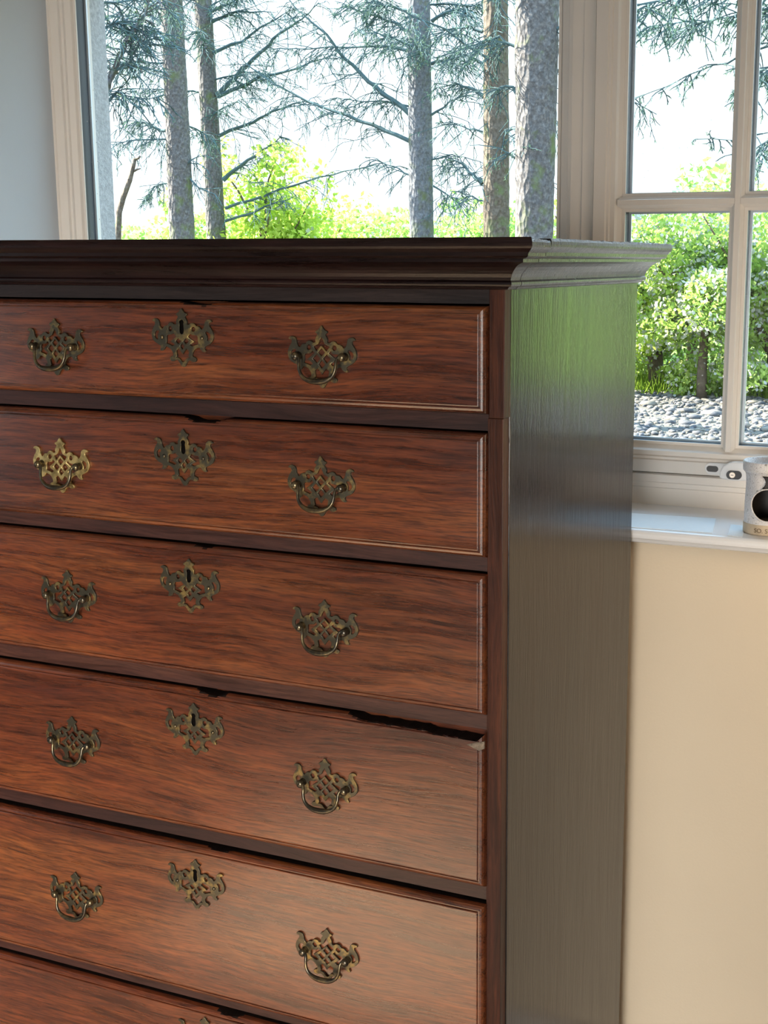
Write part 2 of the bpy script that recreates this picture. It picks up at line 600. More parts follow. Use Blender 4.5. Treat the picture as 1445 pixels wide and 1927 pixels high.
# ------------------------------------------------------------------ the room shell
Z_SILL = ZC - 0.42776
Y_NOSE = 0.565
Y_WALL = 0.620
Y_FRAME = 0.7977
Y_OUT = 0.960
WX0, WX1 = -1.335, 0.425
W_TOP = ZC + 0.63
CEIL = 2.45
RX0, RX1, RY0 = -2.40, 2.60, -4.50


def struct(o):
    o['kind'] = 'structure'
    return o


struct(box('floor', RX0 - .1, RX1 + .1, RY0 - .1, Y_OUT, -0.1, 0.0, M['floor']))
struct(box('ceiling', RX0 - .1, RX1 + .1, RY0 - .1, Y_OUT, CEIL, CEIL + 0.15, M['ceiling']))


def wall_with_opening(name, axis, a0, a1, lo, hi, o0, o1, z0, z1, mat):
    """a wall slab lo..hi thick along one axis with one opening o0..o1 x z0..z1"""
    mb = MB()

    def bx(p0, p1, q0, q1):
        if p1 - p0 < 1e-6 or q1 - q0 < 1e-6:
            return
        if axis == 'x':
            mb.box(p0, p1, lo, hi, q0, q1)
        else:
            mb.box(lo, hi, p0, p1, q0, q1)
    bx(a0, o0, 0, CEIL)
    bx(o1, a1, 0, CEIL)
    bx(o0, o1, 0, z0)
    bx(o0, o1, z1, CEIL)
    return struct(mb.build(name, mat))


wf = wall_with_opening('wall_front', 'x', RX0 - .1, RX1 + .1, Y_WALL, 0.87, WX0, WX1, Z_SILL - 0.03, W_TOP, M['wall'])
wo = wall_with_opening('wall_outside', 'x', RX0 - .1, RX1 + .1, 0.8701, Y_OUT, WX0 + 0.02, WX1 - 0.02, Z_SILL - 0.03, W_TOP - 0.02, M['roughcast'])
wall_with_opening('wall_left', 'y', RY0 - .1, Y_WALL, RX0 - .1, RX0, -1.66, -0.88, 0.85, 1.60, M['wall_dark'])
wall_with_opening('wall_right', 'y', RY0 - .1, Y_WALL, RX1, RX1 + .1, -9, -9, 0, 0, M['wall'])
wall_with_opening('wall_back', 'x', RX0, RX1, RY0 - .1, RY0, -0.7, 1.3, 0.1, 2.25, M['wall_dark'])
struct(box('baseboard_front', RX0, RX1, Y_WALL - 0.018, Y_WALL, 0, 0.14, M['frame'], bev=0.004))
# plaster lining of the window reveal
struct(box('trim_1', WX0 - 0.002, WX0 + 0.003, Y_WALL - 0.001, Y_FRAME + 0.01, Z_SILL, W_TOP, M['reveal']))
struct(box('trim_2', WX1 - 0.003, WX1 + 0.002, Y_WALL - 0.001, Y_FRAME + 0.01, Z_SILL, W_TOP, M['reveal']))
struct(box('trim_3', WX0, WX1, Y_WALL - 0.001, Y_FRAME + 0.01, W_TOP - 0.003, W_TOP + 0.002, M['reveal']))

# window sill board with a rounded nosing
prof = []
for k in range(9):
    th = math.pi / 2 + math.pi * k / 8
    prof.append((Y_NOSE + 0.0095 + 0.0095 * math.cos(th), Z_SILL - 0.0095 + 0.0095 * math.sin(th)))
prof += [(Y_NOSE + 0.030, Z_SILL - 0.024), (Y_FRAME + 0.02, Z_SILL - 0.024), (Y_FRAME + 0.02, Z_SILL)]
prof[6] = (Y_NOSE + 0.004, Z_SILL - 0.016)
prof[7] = (Y_NOSE + 0.008, Z_SILL - 0.021)
prof[8] = (Y_NOSE + 0.016, Z_SILL - 0.024)
nn = len(prof)
V = [(WX0 + 0.0035, y, z) for y, z in prof] + [(WX1 - 0.0035, y, z) for y, z in prof]
Fc = [(i, (i + 1) % nn, nn + (i + 1) % nn, nn + i) for i in range(nn)] + [tuple(range(nn))[::-1], tuple(range(nn, 2 * nn))]
sill = fix_normals(mk('trim_4', V, Fc, M['sill']))
struct(sill)
sill['label'] = 'white glossy window sill board with rounded front edge'


# --- window joinery: bars swept from stepped profiles
def bar(name, p0, p1, inward, prof, y_face, mat, parent, mitre0=1.0, mitre1=1.0):
    """a frame member from p0 to p1 (x,z), profile (t, d): t across towards the pane, d back from the face"""
    p0 = Vector((p0[0], 0, p0[1]))
    p1 = Vector((p1[0], 0, p1[1]))
    d = (p1 - p0).normalized()
    iw = Vector((inward[0], 0, inward[1]))
    V = []
    for p, s, mt in ((p0, 1, mitre0), (p1, -1, mitre1)):
        for t, dep in prof:
            V.append(p + iw * t + d * (s * t * mt) + Vector((0, y_face + dep, 0)))
    n = len(prof)
    Fc = [(i, (i + 1) % n, n + (i + 1) % n, n + i) for i in range(n)] + [tuple(range(n))[::-1], tuple(range(n, 2 * n))]
    return fix_normals(mk(name, V, Fc, mat, parent))


def frame_profile(w, depth, steps):
    pr = [(0, 0)] + steps + [(w, steps[-1][1] + 0.006), (w, depth), (0, depth)]
    return pr


def rect_frame(parent, x0, x1, z0, z1, prof, y_face, mat, names):
    bar(names[0], (x0, z0), (x0, z1), (1, 0), prof, y_face, mat, parent)
    bar(names[1], (x1, z0), (x1, z1), (-1, 0), prof, y_face, mat, parent)
    bar(names[2], (x0, z0), (x1, z0), (0, 1), prof, y_face, mat, parent)
    bar(names[3], (x0, z1), (x1, z1), (0, -1), prof, y_face, mat, parent)


def gasket(parent, x0, x1, z0, z1, y, w=0.010):
    pr = [(0, 0), (0.0035, 0), (0.0035, 0.030), (0, 0.030)]
    rect_frame(parent, x0, x1, z0, z1, pr, y, M['gasket'], ['spacer_bar'] * 4)
    pr = [(0, 0), (0.0055, 0), (0.0055, 0.003), (0, 0.003)]
    rect_frame(parent, x0, x1, z0, z1, pr, y - 0.004, M['frame'], ['glazing_bead'] * 4)
    pr = [(0, 0), (0.008, 0), (0.008, 0.004), (0, 0.004)]
    rect_frame(parent, x0, x1, z0, z1, pr, y + 0.027, M['spacer'], ['spacer_bar'] * 4)


MULL = -0.1545
win1 = struct(empty('window_1', (-0.78, Y_FRAME, Z_SILL)))
win1['label'] = 'wide fixed window pane behind the chest of drawers'
pr1 = frame_profile(0.068, 0.07, [(0.004, -0.002), (0.020, -0.002), (0.022, 0.001), (0.042, 0.001), (0.044, 0.006), (0.050, 0.006), (0.052, 0.010), (0.064, 0.014)])
rect_frame(win1, WX0 - 0.013, MULL, Z_SILL, W_TOP - 0.003, pr1, Y_FRAME, M['frame'], ['frame_stile', 'frame_stile', 'frame_rail', 'frame_rail'])
gasket(win1, WX0 + 0.055, MULL - 0.068, Z_SILL + 0.068, W_TOP - 0.071, Y_FRAME + 0.022)
box('glass_pane', WX0 + 0.056, MULL - 0.069, Y_FRAME + 0.030, Y_FRAME + 0.0304, Z_SILL + 0.069, W_TOP - 0.072, M['glass'], win1)

win2 = struct(empty('window_2', (0.13, Y_FRAME, Z_SILL)))
win2['label'] = 'casement window with glazing bars right of the chest'
pr2 = frame_profile(0.057, 0.07, [(0.003, -0.001), (0.006, -0.0045), (0.018, -0.0045), (0.0195, -0.002), (0.024, -0.002), (0.0255, 0.0), (0.054, 0.0)])
bar('frame_rail', (MULL, Z_SILL), (WX1 - 0.003, Z_SILL), (0, 1), frame_profile(0.057, 0.07, [(0.002, 0.0), (0.030, 0.0), (0.032, -0.003), (0.040, -0.003), (0.042, -0.006), (0.055, -0.006)]), Y_FRAME, M['frame'], win2, 0, 0)
bar('frame_rail', (MULL, W_TOP - 0.003), (WX1 - 0.003, W_TOP - 0.003), (0, -1), frame_profile(0.057, 0.07, [(0.003, 0.0), (0.054, 0.0)]), Y_FRAME, M['frame'], win2, 0, 0)
bar('frame_stile', (WX1 - 0.003, Z_SILL + 0.057), (WX1 - 0.003, W_TOP - 0.06), (-1, 0), frame_profile(0.067, 0.07, [(0.003, 0.0), (0.064, 0.0)]), Y_FRAME, M['frame'], win2, 0, 0)
SX0, SX1, SZ0, SZ1 = MULL + 0.0015, WX1 - 0.070, Z_SILL + 0.058, W_TOP - 0.061
prs = frame_profile(0.0495, 0.055, [(0.003, -0.012), (0.024, -0.012), (0.026, -0.009), (0.030, -0.009), (0.032, -0.006), (0.040, -0.006), (0.043, 0.000)])
rect_frame(win2, SX0, SX1, SZ0, SZ1, prs, Y_FRAME, M['frame'], ['sash_stile', 'sash_stile', 'sash_rail', 'sash_rail'])
GX0, GX1, GZ0, GZ1 = SX0 + 0.0495, SX1 - 0.0495, SZ0 + 0.0495, SZ1 - 0.0495
VB0, VB1 = 0.0905, 0.1105
HB0, HB1 = ZC + 0.0890, ZC + 0.1092


def glazing_bar(name, a, b_, vertical):
    w = (VB1 - VB0) / 2
    pr = [(-w, 0.010), (-w, 0.002), (-w * 0.55, -0.002), (-w * 0.45, -0.005), (w * 0.45, -0.005), (w * 0.55, -0.002), (w, 0.002), (w, 0.010), (w, 0.036), (-w, 0.036)]
    V = []
    for q, s in ((a, 1), (b_, -1)):
        for t, d in pr:
            ext = max(0.0, (w - abs(t)) * 0.9 if d < 0.005 else 0) * s
            if vertical:
                V.append(((VB0 + VB1) / 2 + t, Y_FRAME + d, q - ext))
            else:
                V.append((q - ext, Y_FRAME + d, (HB0 + HB1) / 2 + t))
    n = len(pr)
    Fc = [(i, (i + 1) % n, n + (i + 1) % n, n + i) for i in range(n)] + [tuple(range(n))[::-1], tuple(range(n, 2 * n))]
    return fix_normals(mk(name, V, Fc, M['frame'], win2))


glazing_bar('glazing_bar', GZ0, GZ1, True)
glazing_bar('glazing_bar', GX0, VB0, False)
glazing_bar('glazing_bar', VB1, GX1, False)
for (a, b_) in ((GX0, VB0), (VB1, GX1)):
    for (c, d) in ((GZ0, HB0), (HB1, GZ1)):
        gasket(win2, a, b_, c, d, Y_FRAME + 0.012)
        box('glass_pane', a + 0.001, b_ - 0.001, Y_FRAME + 0.020, Y_FRAME + 0.0204, c + 0.001, d - 0.001, M['glass'], win2)


# --- window handle on the casement's bottom rail
def pill(x0, x1, z0, z1, y0, y1, n=10, r=None):
    """rounded slab between y0 (front) and y1 (back)"""
    r = r or (z1 - z0) / 2
    pts = []
    for cx_, cz_, a0 in ((x1 - r, z1 - r, 0), (x0 + r, z1 - r, 90), (x0 + r, z0 + r, 180), (x1 - r, z0 + r, 270)):
        for k in range(n):
            th = math.radians(a0 + 90 * k / (n - 1))
            pts.append((cx_ + r * math.cos(th), cz_ + r * math.sin(th)))
    n_ = len(pts)
    V = [(x, y0, z) for x, z in pts] + [(x, y1, z) for x, z in pts]
    Fc = [(i, (i + 1) % n_, n_ + (i + 1) % n_, n_ + i) for i in range(n_)] + [tuple(range(n_)), tuple(range(n_, 2 * n_))[::-1]]
    return V, Fc


YS = Y_FRAME - 0.012
hd = fix_normals(mk('window_handle', *pill(0.0640, 0.1800, ZC - 0.3645, ZC - 0.3440, YS - 0.006, YS), M['white_plastic'], win2))
bevel_obj(hd, 0.0012, 2)
hd['label'] = 'white lever handle with black key lock'
o = fix_normals(mk('black_insert', *pill(0.0675, 0.0880, ZC - 0.3595, ZC - 0.3490, YS - 0.0066, YS - 0.005), M['black_plastic'], hd))
# lever: a rounded arch that swells over the lock, then a long grip
P, Rr = [], []
hump = [(0.0935, -0.3660), (0.0940, -0.3560), (0.0990, -0.3460), (0.1080, -0.3400), (0.1180, -0.3375), (0.1400, -0.3380), (0.1800, -0.3395), (0.2150, -0.3410), (0.2400, -0.3430)]
low = [(0.2400, -0.3560), (0.2150, -0.3560), (0.1800, -0.3580), (0.1480, -0.3640), (0.1400, -0.3690), (0.1180, -0.3700), (0.1000, -0.3690)]
pts = hump + low
n_ = len(pts)
V = [(x, YS - 0.022, ZC + z) for x, z in pts] + [(x, YS - 0.006, ZC + z) for x, z in pts]
Fc = [(i, (i + 1) % n_, n_ + (i + 1) % n_, n_ + i) for i in range(n_)] + [tuple(range(n_)), tuple(range(n_, 2 * n_))[::-1]]
lv = fix_normals(mk('lever', V, Fc, M['white_plastic'], hd))
bevel_obj(lv, 0.0028, 3)
o = fix_normals(mk('lock_button', *pill(0.1060, 0.1325, ZC - 0.3672, ZC - 0.3525, YS - 0.0245, YS - 0.021), M['black_plastic'], hd))
V, Fc = lathe([(0.0052, 0), (0.0052, 0.001), (0.0046, 0.0014)], (0.1165, YS - 0.0243, ZC - 0.3598), 20, 'y')
o = fix_normals(mk('lock_cylinder', V, Fc, M['key_metal'], hd))
o = box('key_slot', 0.1140, 0.1190, YS - 0.0262, YS - 0.0255, ZC - 0.3603, ZC - 0.3593, M['hole_shade'], hd)


# ------------------------------------------------------------------ the chest of drawers
DEPTH = 0.5557
CXM = -0.4545
CW = 0.909
chest = tag(empty('chest_of_drawers', (CXM, DEPTH / 2, 0)),
            'tall antique mahogany chest of drawers with pierced brass handles standing before the window', 'chest of drawers')
XL = -CW
drawers = [(-0.0523, -0.1802), (-0.2030, -0.3563), (-0.3772, -0.5582), (-0.5818, -0.7900), (-0.8150, -1.0480), (-1.0660, -1.3000)]
XD0, XD1 = XL + 0.0200, -0.0200
Z_TOP = ZC + 0.0265
Z_BOT = 0.16
# sides with a faint board waver, back, top, bottom
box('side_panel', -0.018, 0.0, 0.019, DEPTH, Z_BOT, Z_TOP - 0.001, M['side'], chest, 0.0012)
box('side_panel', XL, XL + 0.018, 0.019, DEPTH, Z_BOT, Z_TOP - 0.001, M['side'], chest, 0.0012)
box('back_panel', XL + 0.018, -0.018, DEPTH - 0.012, DEPTH - 0.001, Z_BOT, Z_TOP - 0.001, M['carcass'], chest)
box('bottom_board', XL + 0.018, -0.018, 0.02, DEPTH - 0.012, Z_BOT, Z_BOT + 0.018, M['carcass'], chest)
box('front_stile', -0.0198, 0.0, 0.0, 0.019, ZC - 0.185, Z_TOP - 0.0270, M['stile'], chest, 0.0009)
box('front_stile', -0.0212, -0.0012, 0.0, 0.019, Z_BOT, ZC - 0.1853, M['stile'], chest, 0.0009)
box('front_stile', XL, XL + 0.0198, 0.0, 0.019, Z_BOT, Z_TOP - 0.0270, M['stile'], chest, 0.0009)


def rail(z0, z1, y=0.0005, mat=None):
    """rail between two drawers; the lower edge a little worn"""
    n = 60
    V = []
    for i in range(n + 1):
        x = XD0 + (XD1 - XD0) * i / n
        wz = 0.0006 * mnoise.noise(Vector((x * 9, z0 * 40, 1.3)))
        for yy, zz in ((y, z0 + 0.0008 + wz), (y, z1), (0.022, z1), (0.022, z0)):
            V.append((x, yy, zz))
    Fc = [(i * 4 + k, i * 4 + (k + 1) % 4, i * 4 + 4 + (k + 1) % 4, i * 4 + 4 + k) for i in range(n) for k in range(4)]
    Fc += [(0, 1, 2, 3), (n * 4 + 3, n * 4 + 2, n * 4 + 1, n * 4)]
    return fix_normals(mk('rail', V, Fc, mat or M['rail'], chest))


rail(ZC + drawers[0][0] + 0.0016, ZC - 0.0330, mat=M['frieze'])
for i in range(5):
    gap = (0.0016, 0.0018, 0.0022, 0.0048, 0.0032)[i]
    rail(ZC + drawers[i + 1][0] + gap, ZC + drawers[i][1] - 0.0006)
rail(Z_BOT, ZC + drawers[5][1] - 0.0006)

# cornice ------------------------------------------------------------
corn = [(0.0000, -0.0335), (0.0052, -0.0326), (0.0078, -0.0300), (0.0120, -0.0290), (0.0132, -0.0270), (0.0132, -0.0246), (0.0112, -0.0224),
        (0.0122, -0.0190), (0.0142, -0.0150), (0.0172, -0.0113), (0.0215, -0.0072), (0.0270, -0.0040), (0.0340, -0.0018), (0.0362, -0.0012),
        (0.0365, 0.0025), (0.0425, 0.0040), (0.0456, 0.0058), (0.0462, 0.0098), (0.0480, 0.0112), (0.0512, 0.0138), (0.0530, 0.0165),
        (0.0537, 0.0195), (0.0534, 0.0230), (0.0520, 0.0265)]


def sweep(name, mat, path, jitter=0.0, cut_top=0.0):
    """path: list of functions o -> (x, y); consecutive profile copies"""
    n = len(corn) + 2
    V = []
    for s, fn in enumerate(path):
        for k, (o_, z_) in enumerate(corn):
            x, y = fn(o_)
            zz = z_
            if jitter and k >= len(corn) - 3:
                zz -= max(0.0, jitter * (0.5 + 1.4 * mnoise.noise(Vector((x * 95, y * 95, 0.7 * k))))) * (0.35 if k < len(corn) - 1 else 1.0)
            zz -= cut_top * (k / len(corn)) ** 3
            V.append((x, y, ZC + zz))
        for o_, z_ in ((-0.012, corn[-1][1] - cut_top), (-0.012, corn[0][1])):
            x, y = fn(o_)
            V.append((x, y, ZC + z_))
    Fc = []
    for s in range(len(path) - 1):
        for k in range(n):
            Fc.append((s * n + k, s * n + (k + 1) % n, (s + 1) * n + (k + 1) % n, (s + 1) * n + k))
    Fc.append(tuple(range(n)))
    Fc.append(tuple((len(path) - 1) * n + k for k in range(n))[::-1])
    return fix_normals(mk(name, V, Fc, mat, chest))


def lerp_path(f0, f1, n):
    def mkf(t):
        return lambda o_: tuple(a * (1 - t) + b_ * t for a, b_ in zip(f0(o_), f1(o_)))
    return [mkf(i / n) for i in range(n + 1)]


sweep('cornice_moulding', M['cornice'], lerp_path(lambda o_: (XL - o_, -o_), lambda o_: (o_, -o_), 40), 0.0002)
# broken mitre block at the corner, then the return along the side
sweep('cornice_return', M['cornice_side'], lerp_path(lambda o_: (o_, -o_ + 0.0006), lambda o_: (o_, 0.010 - o_ * 0.25 + 0.012), 10), 0.0022, 0.0022)
sweep('cornice_return', M['cornice_side'], lerp_path(lambda o_: (o_, 0.0118 - o_ * 0.25 + 0.012), lambda o_: (o_, DEPTH), 110), 0.0016, 0.0006)
sweep('cornice_return', M['cornice_side'], lerp_path(lambda o_: (XL - o_, -o_ + 0.0006), lambda o_: (XL - o_, DEPTH), 40), 0.001)
box('top_board', XL + 0.010, -0.010, 0.010, DEPTH - 0.001, Z_TOP - 0.012, Z_TOP - 0.0006, M['cornice'], chest)

# base moulding and bracket feet (below the picture)
base_m = box('base_moulding', XL - 0.014, 0.014, -0.014, DEPTH, Z_BOT - 0.022, Z_BOT - 0.0006, M['cornice'], chest, 0.006, 3)


def bracket_foot(cx_, cy_, sx, sy):
    """L-shaped bracket foot with a shaped inner edge"""
    H = Z_BOT - 0.0226
    out = [(0, 0), (0.075, 0), (0.080, 0.030), (0.098, 0.055), (0.105, 0.080), (0.125, 0.092), (0.150, H), (0, H)]
    mb = MB()
    n = len(out)
    for ax in (0, 1):
        V = []
        for dep in (0, 0.022):
            for t, z in out:
                if ax == 0:
                    V.append((cx_ + sx * t, cy_ + sy * dep, z))
                else:
                    V.append((cx_ + sx * dep, cy_ + sy * (t + 0.0), z))
        mb.add(V, [(i, (i + 1) % n, n + (i + 1) % n, n + i) for i in range(n)] + [tuple(range(n)), tuple(range(n, 2 * n))[::-1]])
    return fix_normals(mb.build('bracket_foot', M['cornice'], chest))


for (a, sx) in ((0.008, -1), (XL - 0.008, 1)):
    bracket_foot(a, -0.008, sx, 1)
    bracket_foot(a, DEPTH, sx, -1)


# drawer fronts ------------------------------------------------------
LIP = [(0.0, -0.0165), (0.0, 0.0010), (0.0006, 0.0040), (0.0018, 0.0068), (0.0040, 0.0090), (0.0066, 0.0100), (0.0076, 0.0100), (0.0080, 0.0086),
       (0.0090, 0.0086), (0.0094, 0.0102), (0.0104, 0.0106)]


def drawer_front(i, z0, z1, chips):
    """front board with a thumb-moulded edge; chips = [(x0, x1, depth)] broken out of the top edge"""
    n = 120
    xs = [XD0 + (XD1 - XD0) * k / n for k in range(n + 1)]
    k_ = len(LIP)
    t_in = LIP[-1][0]
    V, Fc, FM = [], [], {}

    def chip(x):
        d = 0.0
        for a, b_, dp in chips:
            if a < x < b_:
                e_ = min(1.0, (x - a) / 0.022, (b_ - x) / 0.014 if b_ < -0.03 else 1.0)
                d = max(d, dp * (0.15 + 0.85 * e_ + 0.30 * mnoise.noise(Vector((x * 160, i * 3.1, 0.2)))))
        return d

    # top and bottom strips share mitred ends with the side strips
    for side in (0, 1):
        base = len(V)
        for x in xs:
            cdp = chip(x) if side == 0 else 0.0
            for t, h in LIP:
                xx = min(max(x, XD0 + t), XD1 - t)
                tt = max(t, min(cdp, t_in)) if side == 0 else t
                hh = h if t >= cdp or side else min(h, 0.0065)
                V.append((xx, -hh, (z1 - tt) if side == 0 else (z0 + tt)))
        for s in range(n):
            for j in range(k_ - 1):
                cm = chip((xs[s] + xs[s + 1]) / 2) if side == 0 else 0.0
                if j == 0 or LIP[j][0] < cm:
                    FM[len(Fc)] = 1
                Fc.append((base + s * k_ + j, base + s * k_ + j + 1, base + (s + 1) * k_ + j + 1, base + (s + 1) * k_ + j))
    # left and right strips
    for side in (0, 1):
        base = len(V)
        for e_ in (0, 1):
            for t, h in LIP:
                xx = XD0 + t if side == 0 else XD1 - t
                V.append((xx, -h, (z0 + t) if e_ == 0 else (z1 - t)))
        for j in range(k_ - 1):
            Fc.append((base + j, base + j + 1, base + k_ + j + 1, base + k_ + j))
    # flat face (slightly crowned like an old board)
    base = len(V)
    mxx, mz = 40, 6
    h = LIP[-1][1]
    for a in range(mz + 1):
        for q in range(mxx + 1):
            u = q / mxx
            w = a / mz
            x = XD0 + t_in + (XD1 - XD0 - 2 * t_in) * u
            z = z0 + t_in + (z1 - z0 - 2 * t_in) * w
            bow = 0.0 if u in (0, 1) or w in (0, 1) else 0.0004 * mnoise.noise(Vector((x * 3.5, i * 2.0, z * 5)))
            V.append((x, -h + bow, z))
    for a in range(mz):
        for q in range(mxx):
            Fc.append((base + a * (mxx + 1) + q, base + a * (mxx + 1) + q + 1, base + (a + 1) * (mxx + 1) + q + 1, base + (a + 1) * (mxx + 1) + q))
    # back of the board
    base = len(V)
    yb = 0.0165
    V += [(XD0, yb, z0), (XD1, yb, z0), (XD1, yb, z1), (XD0, yb, z1)]
    Fc.append((base, base + 3, base + 2, base + 1))
    o = mk('drawer', V, Fc, None, chest, mats=[M['drawer'], M['gap_shade']], fmat=[FM.get(q, 0) for q in range(len(Fc))])
    bm = bmesh.new()
    bm.from_mesh(o.data)
    bmesh.ops.remove_doubles(bm, verts=bm.verts, dist=1e-5)
    bmesh.ops.recalc_face_normals(bm, faces=bm.faces)
    bm.to_mesh(o.data)
    bm.free()
    return o


# pierced brass plates: outlines drawn flat, then cut from sheet
def px2m(p, cx_, cy_, sx, sy):
    return ((p[0] - cx_) * sx, (cy_ - p[1]) * sy)


half_out = [(710, 155), (732, 185), (758, 232), (790, 244), (806, 262), (792, 284), (772, 292), (772, 316), (794, 352), (806, 398), (792, 428), (838, 440),
            (856, 416), (892, 402), (926, 414), (944, 442), (958, 462), (990, 458), (1022, 478), (1040, 515), (1060, 512), (1078, 486), (1094, 448), (1098, 398), (1112, 362), (1146, 340),
            (1190, 340), (1222, 368), (1214, 388), (1186, 390), (1168, 408), (1172, 448), (1200, 490), (1228, 548), (1240, 612), (1232, 680), (1200, 736),
            (1146, 774), (1092, 802), (1078, 838), (1106, 884), (1080, 900), (1040, 884), (1014, 846), (1002, 818), (962, 828), (918, 854), (892, 892),
            (872, 938), (878, 982), (910, 990), (936, 1012), (938, 1046), (914, 1072), (876, 1074), (842, 1052), (812, 1046), (786, 1066), (764, 1104), (744, 1148)]
outline = half_out + [(710, 1172)] + [(1420 - x, y) for x, y in reversed(half_out[1:])]


def mirror(poly):
    return [(1420 - x, y) for x, y in reversed(poly)]


def circ(cx_, cy_, rx, ry, n=14):
    return [(cx_ + rx * math.cos(2 * math.pi * k / n), cy_ + ry * math.sin(2 * math.pi * k / n)) for k in range(n)]


crescent = [(1096, 560), (1126, 540), (1164, 556), (1190, 600), (1190, 650), (1166, 690), (1122, 708), (1134, 660), (1126, 610)]
scroll = circ(906, 512, 36, 44)
keyhole = [(710 + 40 * math.cos(math.radians(q)), 396 - 42 * math.sin(math.radians(q))) for q in range(220, -41, -20)] + [(752, 552), (734, 592), (710, 606), (686, 592), (668, 552)]
esc_side = [(852, 588), (892, 612), (962, 618), (980, 650), (976, 706), (986, 764), (936, 780), (880, 808), (828, 782), (912, 724), (806, 648)]
esc_dia = [(776, 670), (828, 722), (776, 776), (724, 722)]
esc_mid = [(710, 752), (752, 806), (710, 868), (668, 806)]
bottom_hole = [(772, 846), (822, 884), (806, 978), (836, 1006), (800, 1004), (766, 1020), (732, 1070), (710, 1086), (688, 1070), (654, 1020), (620, 1004), (584, 1006), (614, 978), (598, 884), (648, 846), (710, 944)]
han_top = [(710, 334), (742, 404), (760, 452), (796, 474), (838, 496), (788, 572), (710, 478), (632, 572), (582, 496), (624, 474), (660, 452), (678, 404)]
han_side = [(852, 560), (876, 604), (962, 618), (980, 650), (976, 706), (986, 764), (936, 780), (884, 806), (842, 772), (928, 700), (816, 602)]
han_c1 = [(710, 520), (768, 590), (710, 656), (652, 590)]
han_dl = [(788, 618), (852, 692), (788, 764), (728, 690)]
han_cm = [(710, 712), (764, 782), (710, 850), (656, 782)]


def cut_plate(name, polys, sx, sy, thick, mat):
    cu = bpy.data.curves.new(name, 'CURVE')
    cu.dimensions = '2D'
    cu.fill_mode = 'BOTH'
    cu.extrude = thick / 2
    cu.bevel_depth = 0.0004
    cu.bevel_resolution = 1
    cu.offset = -0.0003
    jit = random.Random(3)      # hand-cut edges are never quite true
    for poly in polys:
        sp_ = cu.splines.new('POLY')
        sp_.points.add(len(poly) - 1)
        for q, p in zip(sp_.points, poly):
            x, y = px2m((p[0] + jit.uniform(-1.2, 1.2), p[1] + jit.uniform(-1.2, 1.2)), 710, 640, sx, sy)
            q.co = (x, y, 0, 1)
        sp_.use_cyclic_u = True
    ob = bpy.data.objects.new(name, cu)
    COL.objects.link(ob)
    dg = bpy.context.evaluated_depsgraph_get()
    me = bpy.data.meshes.new_from_object(ob.evaluated_get(dg))
    bpy.data.objects.remove(ob)
    n = len(me.vertices)
    co = np.empty(n * 3)
    me.vertices.foreach_get('co', co)
    co = co.reshape(-1, 3)
    out_ = np.stack([co[:, 0], -co[:, 2], co[:, 1]], 1)
    # cast plates are gently domed
    rr = np.hypot(out_[:, 0] / 0.05, out_[:, 2] / 0.04)
    out_[:, 1] -= 0.0010 * np.clip(1 - rr ** 2, 0, 1)
    me.vertices.foreach_set('co', out_.ravel())
    me.materials.clear()
    me.materials.append(mat)
    me.name = name
    me.update()
    return me


def smooth_poly(poly, it=1):
    """corner-cutting so cast scrolls read round"""
    for _ in range(it):
        q = []
        n = len(poly)
        for i in range(n):
            a, b_ = poly[i], poly[(i + 1) % n]
            q.append((a[0] * .75 + b_[0] * .25, a[1] * .75 + b_[1] * .25))
            q.append((a[0] * .25 + b_[0] * .75, a[1] * .25 + b_[1] * .75))
        poly = q
    return poly


SXP, SYP = 0.0985 / 1060, 0.0785 / 1017
o_s = smooth_poly(outline, 2)
common = [o_s, smooth_poly(crescent), smooth_poly(mirror(crescent)), scroll, mirror(scroll), bottom_hole]
me_plate = cut_plate('handle_plate', common + [han_top, han_side, mirror(han_side), han_c1, han_dl, mirror(han_dl), han_cm], SXP, SYP, 0.0022, M['plate'])
me_plate_b = me_plate.copy()
me_plate_b.materials.clear()
me_plate_b.materials.append(M['plate_bright'])
me_esc = cut_plate('escutcheon', common + [smooth_poly(keyhole), esc_side, mirror(esc_side), esc_dia, mirror(esc_dia), esc_mid], 0.0970 / 1060, 0.0770 / 1017, 0.0022, M['plate'])


def mesh_only(name, V, Fc, mat, smooth=True):
    o = mk(name, V, Fc, mat, None, smooth, center=False)
    fix_normals(o)
    me = o.data
    bpy.data.objects.remove(o)
    return me


# bail: swan-neck drop handle hung between two posts (local to the plate centre)
PX_, PZ_ = 0.0330, -0.0010
bp = []
for s in (-1, 1):
    seq = [(PX_ * s, -0.0098, PZ_), (PX_ * s * 0.86, -0.0105, PZ_ - 0.0005), (PX_ * s * 0.80, -0.0125, PZ_ - 0.005), (PX_ * s * 0.79, -0.0140, PZ_ - 0.0120),
           (PX_ * s * 0.73, -0.0150, PZ_ - 0.0195), (PX_ * s * 0.58, -0.0155, PZ_ - 0.0255), (PX_ * s * 0.36, -0.0160, PZ_ - 0.0288), (PX_ * s * 0.14, -0.0162, PZ_ - 0.0300)]
    bp.append(seq)
bail_path = bp[0] + bp[1][::-1]
br = [0.0020, 0.0021, 0.0021, 0.0021, 0.0022, 0.0026, 0.0033, 0.0038]


def catmull(P, R, k=3):
    Q, S = [], []
    n = len(P)
    for i in range(n - 1):
        p0, p1, p2, p3 = [Vector(P[max(0, min(n - 1, j))]) for j in (i - 1, i, i + 1, i + 2)]
        for a in range(k):
            t = a / k
            Q.append(0.5 * ((2 * p1) + (p2 - p0) * t + (2 * p0 - 5 * p1 + 4 * p2 - p3) * t * t + (3 * p1 - p0 - 3 * p2 + p3) * t ** 3))
            S.append(R[i] * (1 - t) + R[i + 1] * t)
    Q.append(Vector(P[-1]))
    S.append(R[-1])
    return Q, S


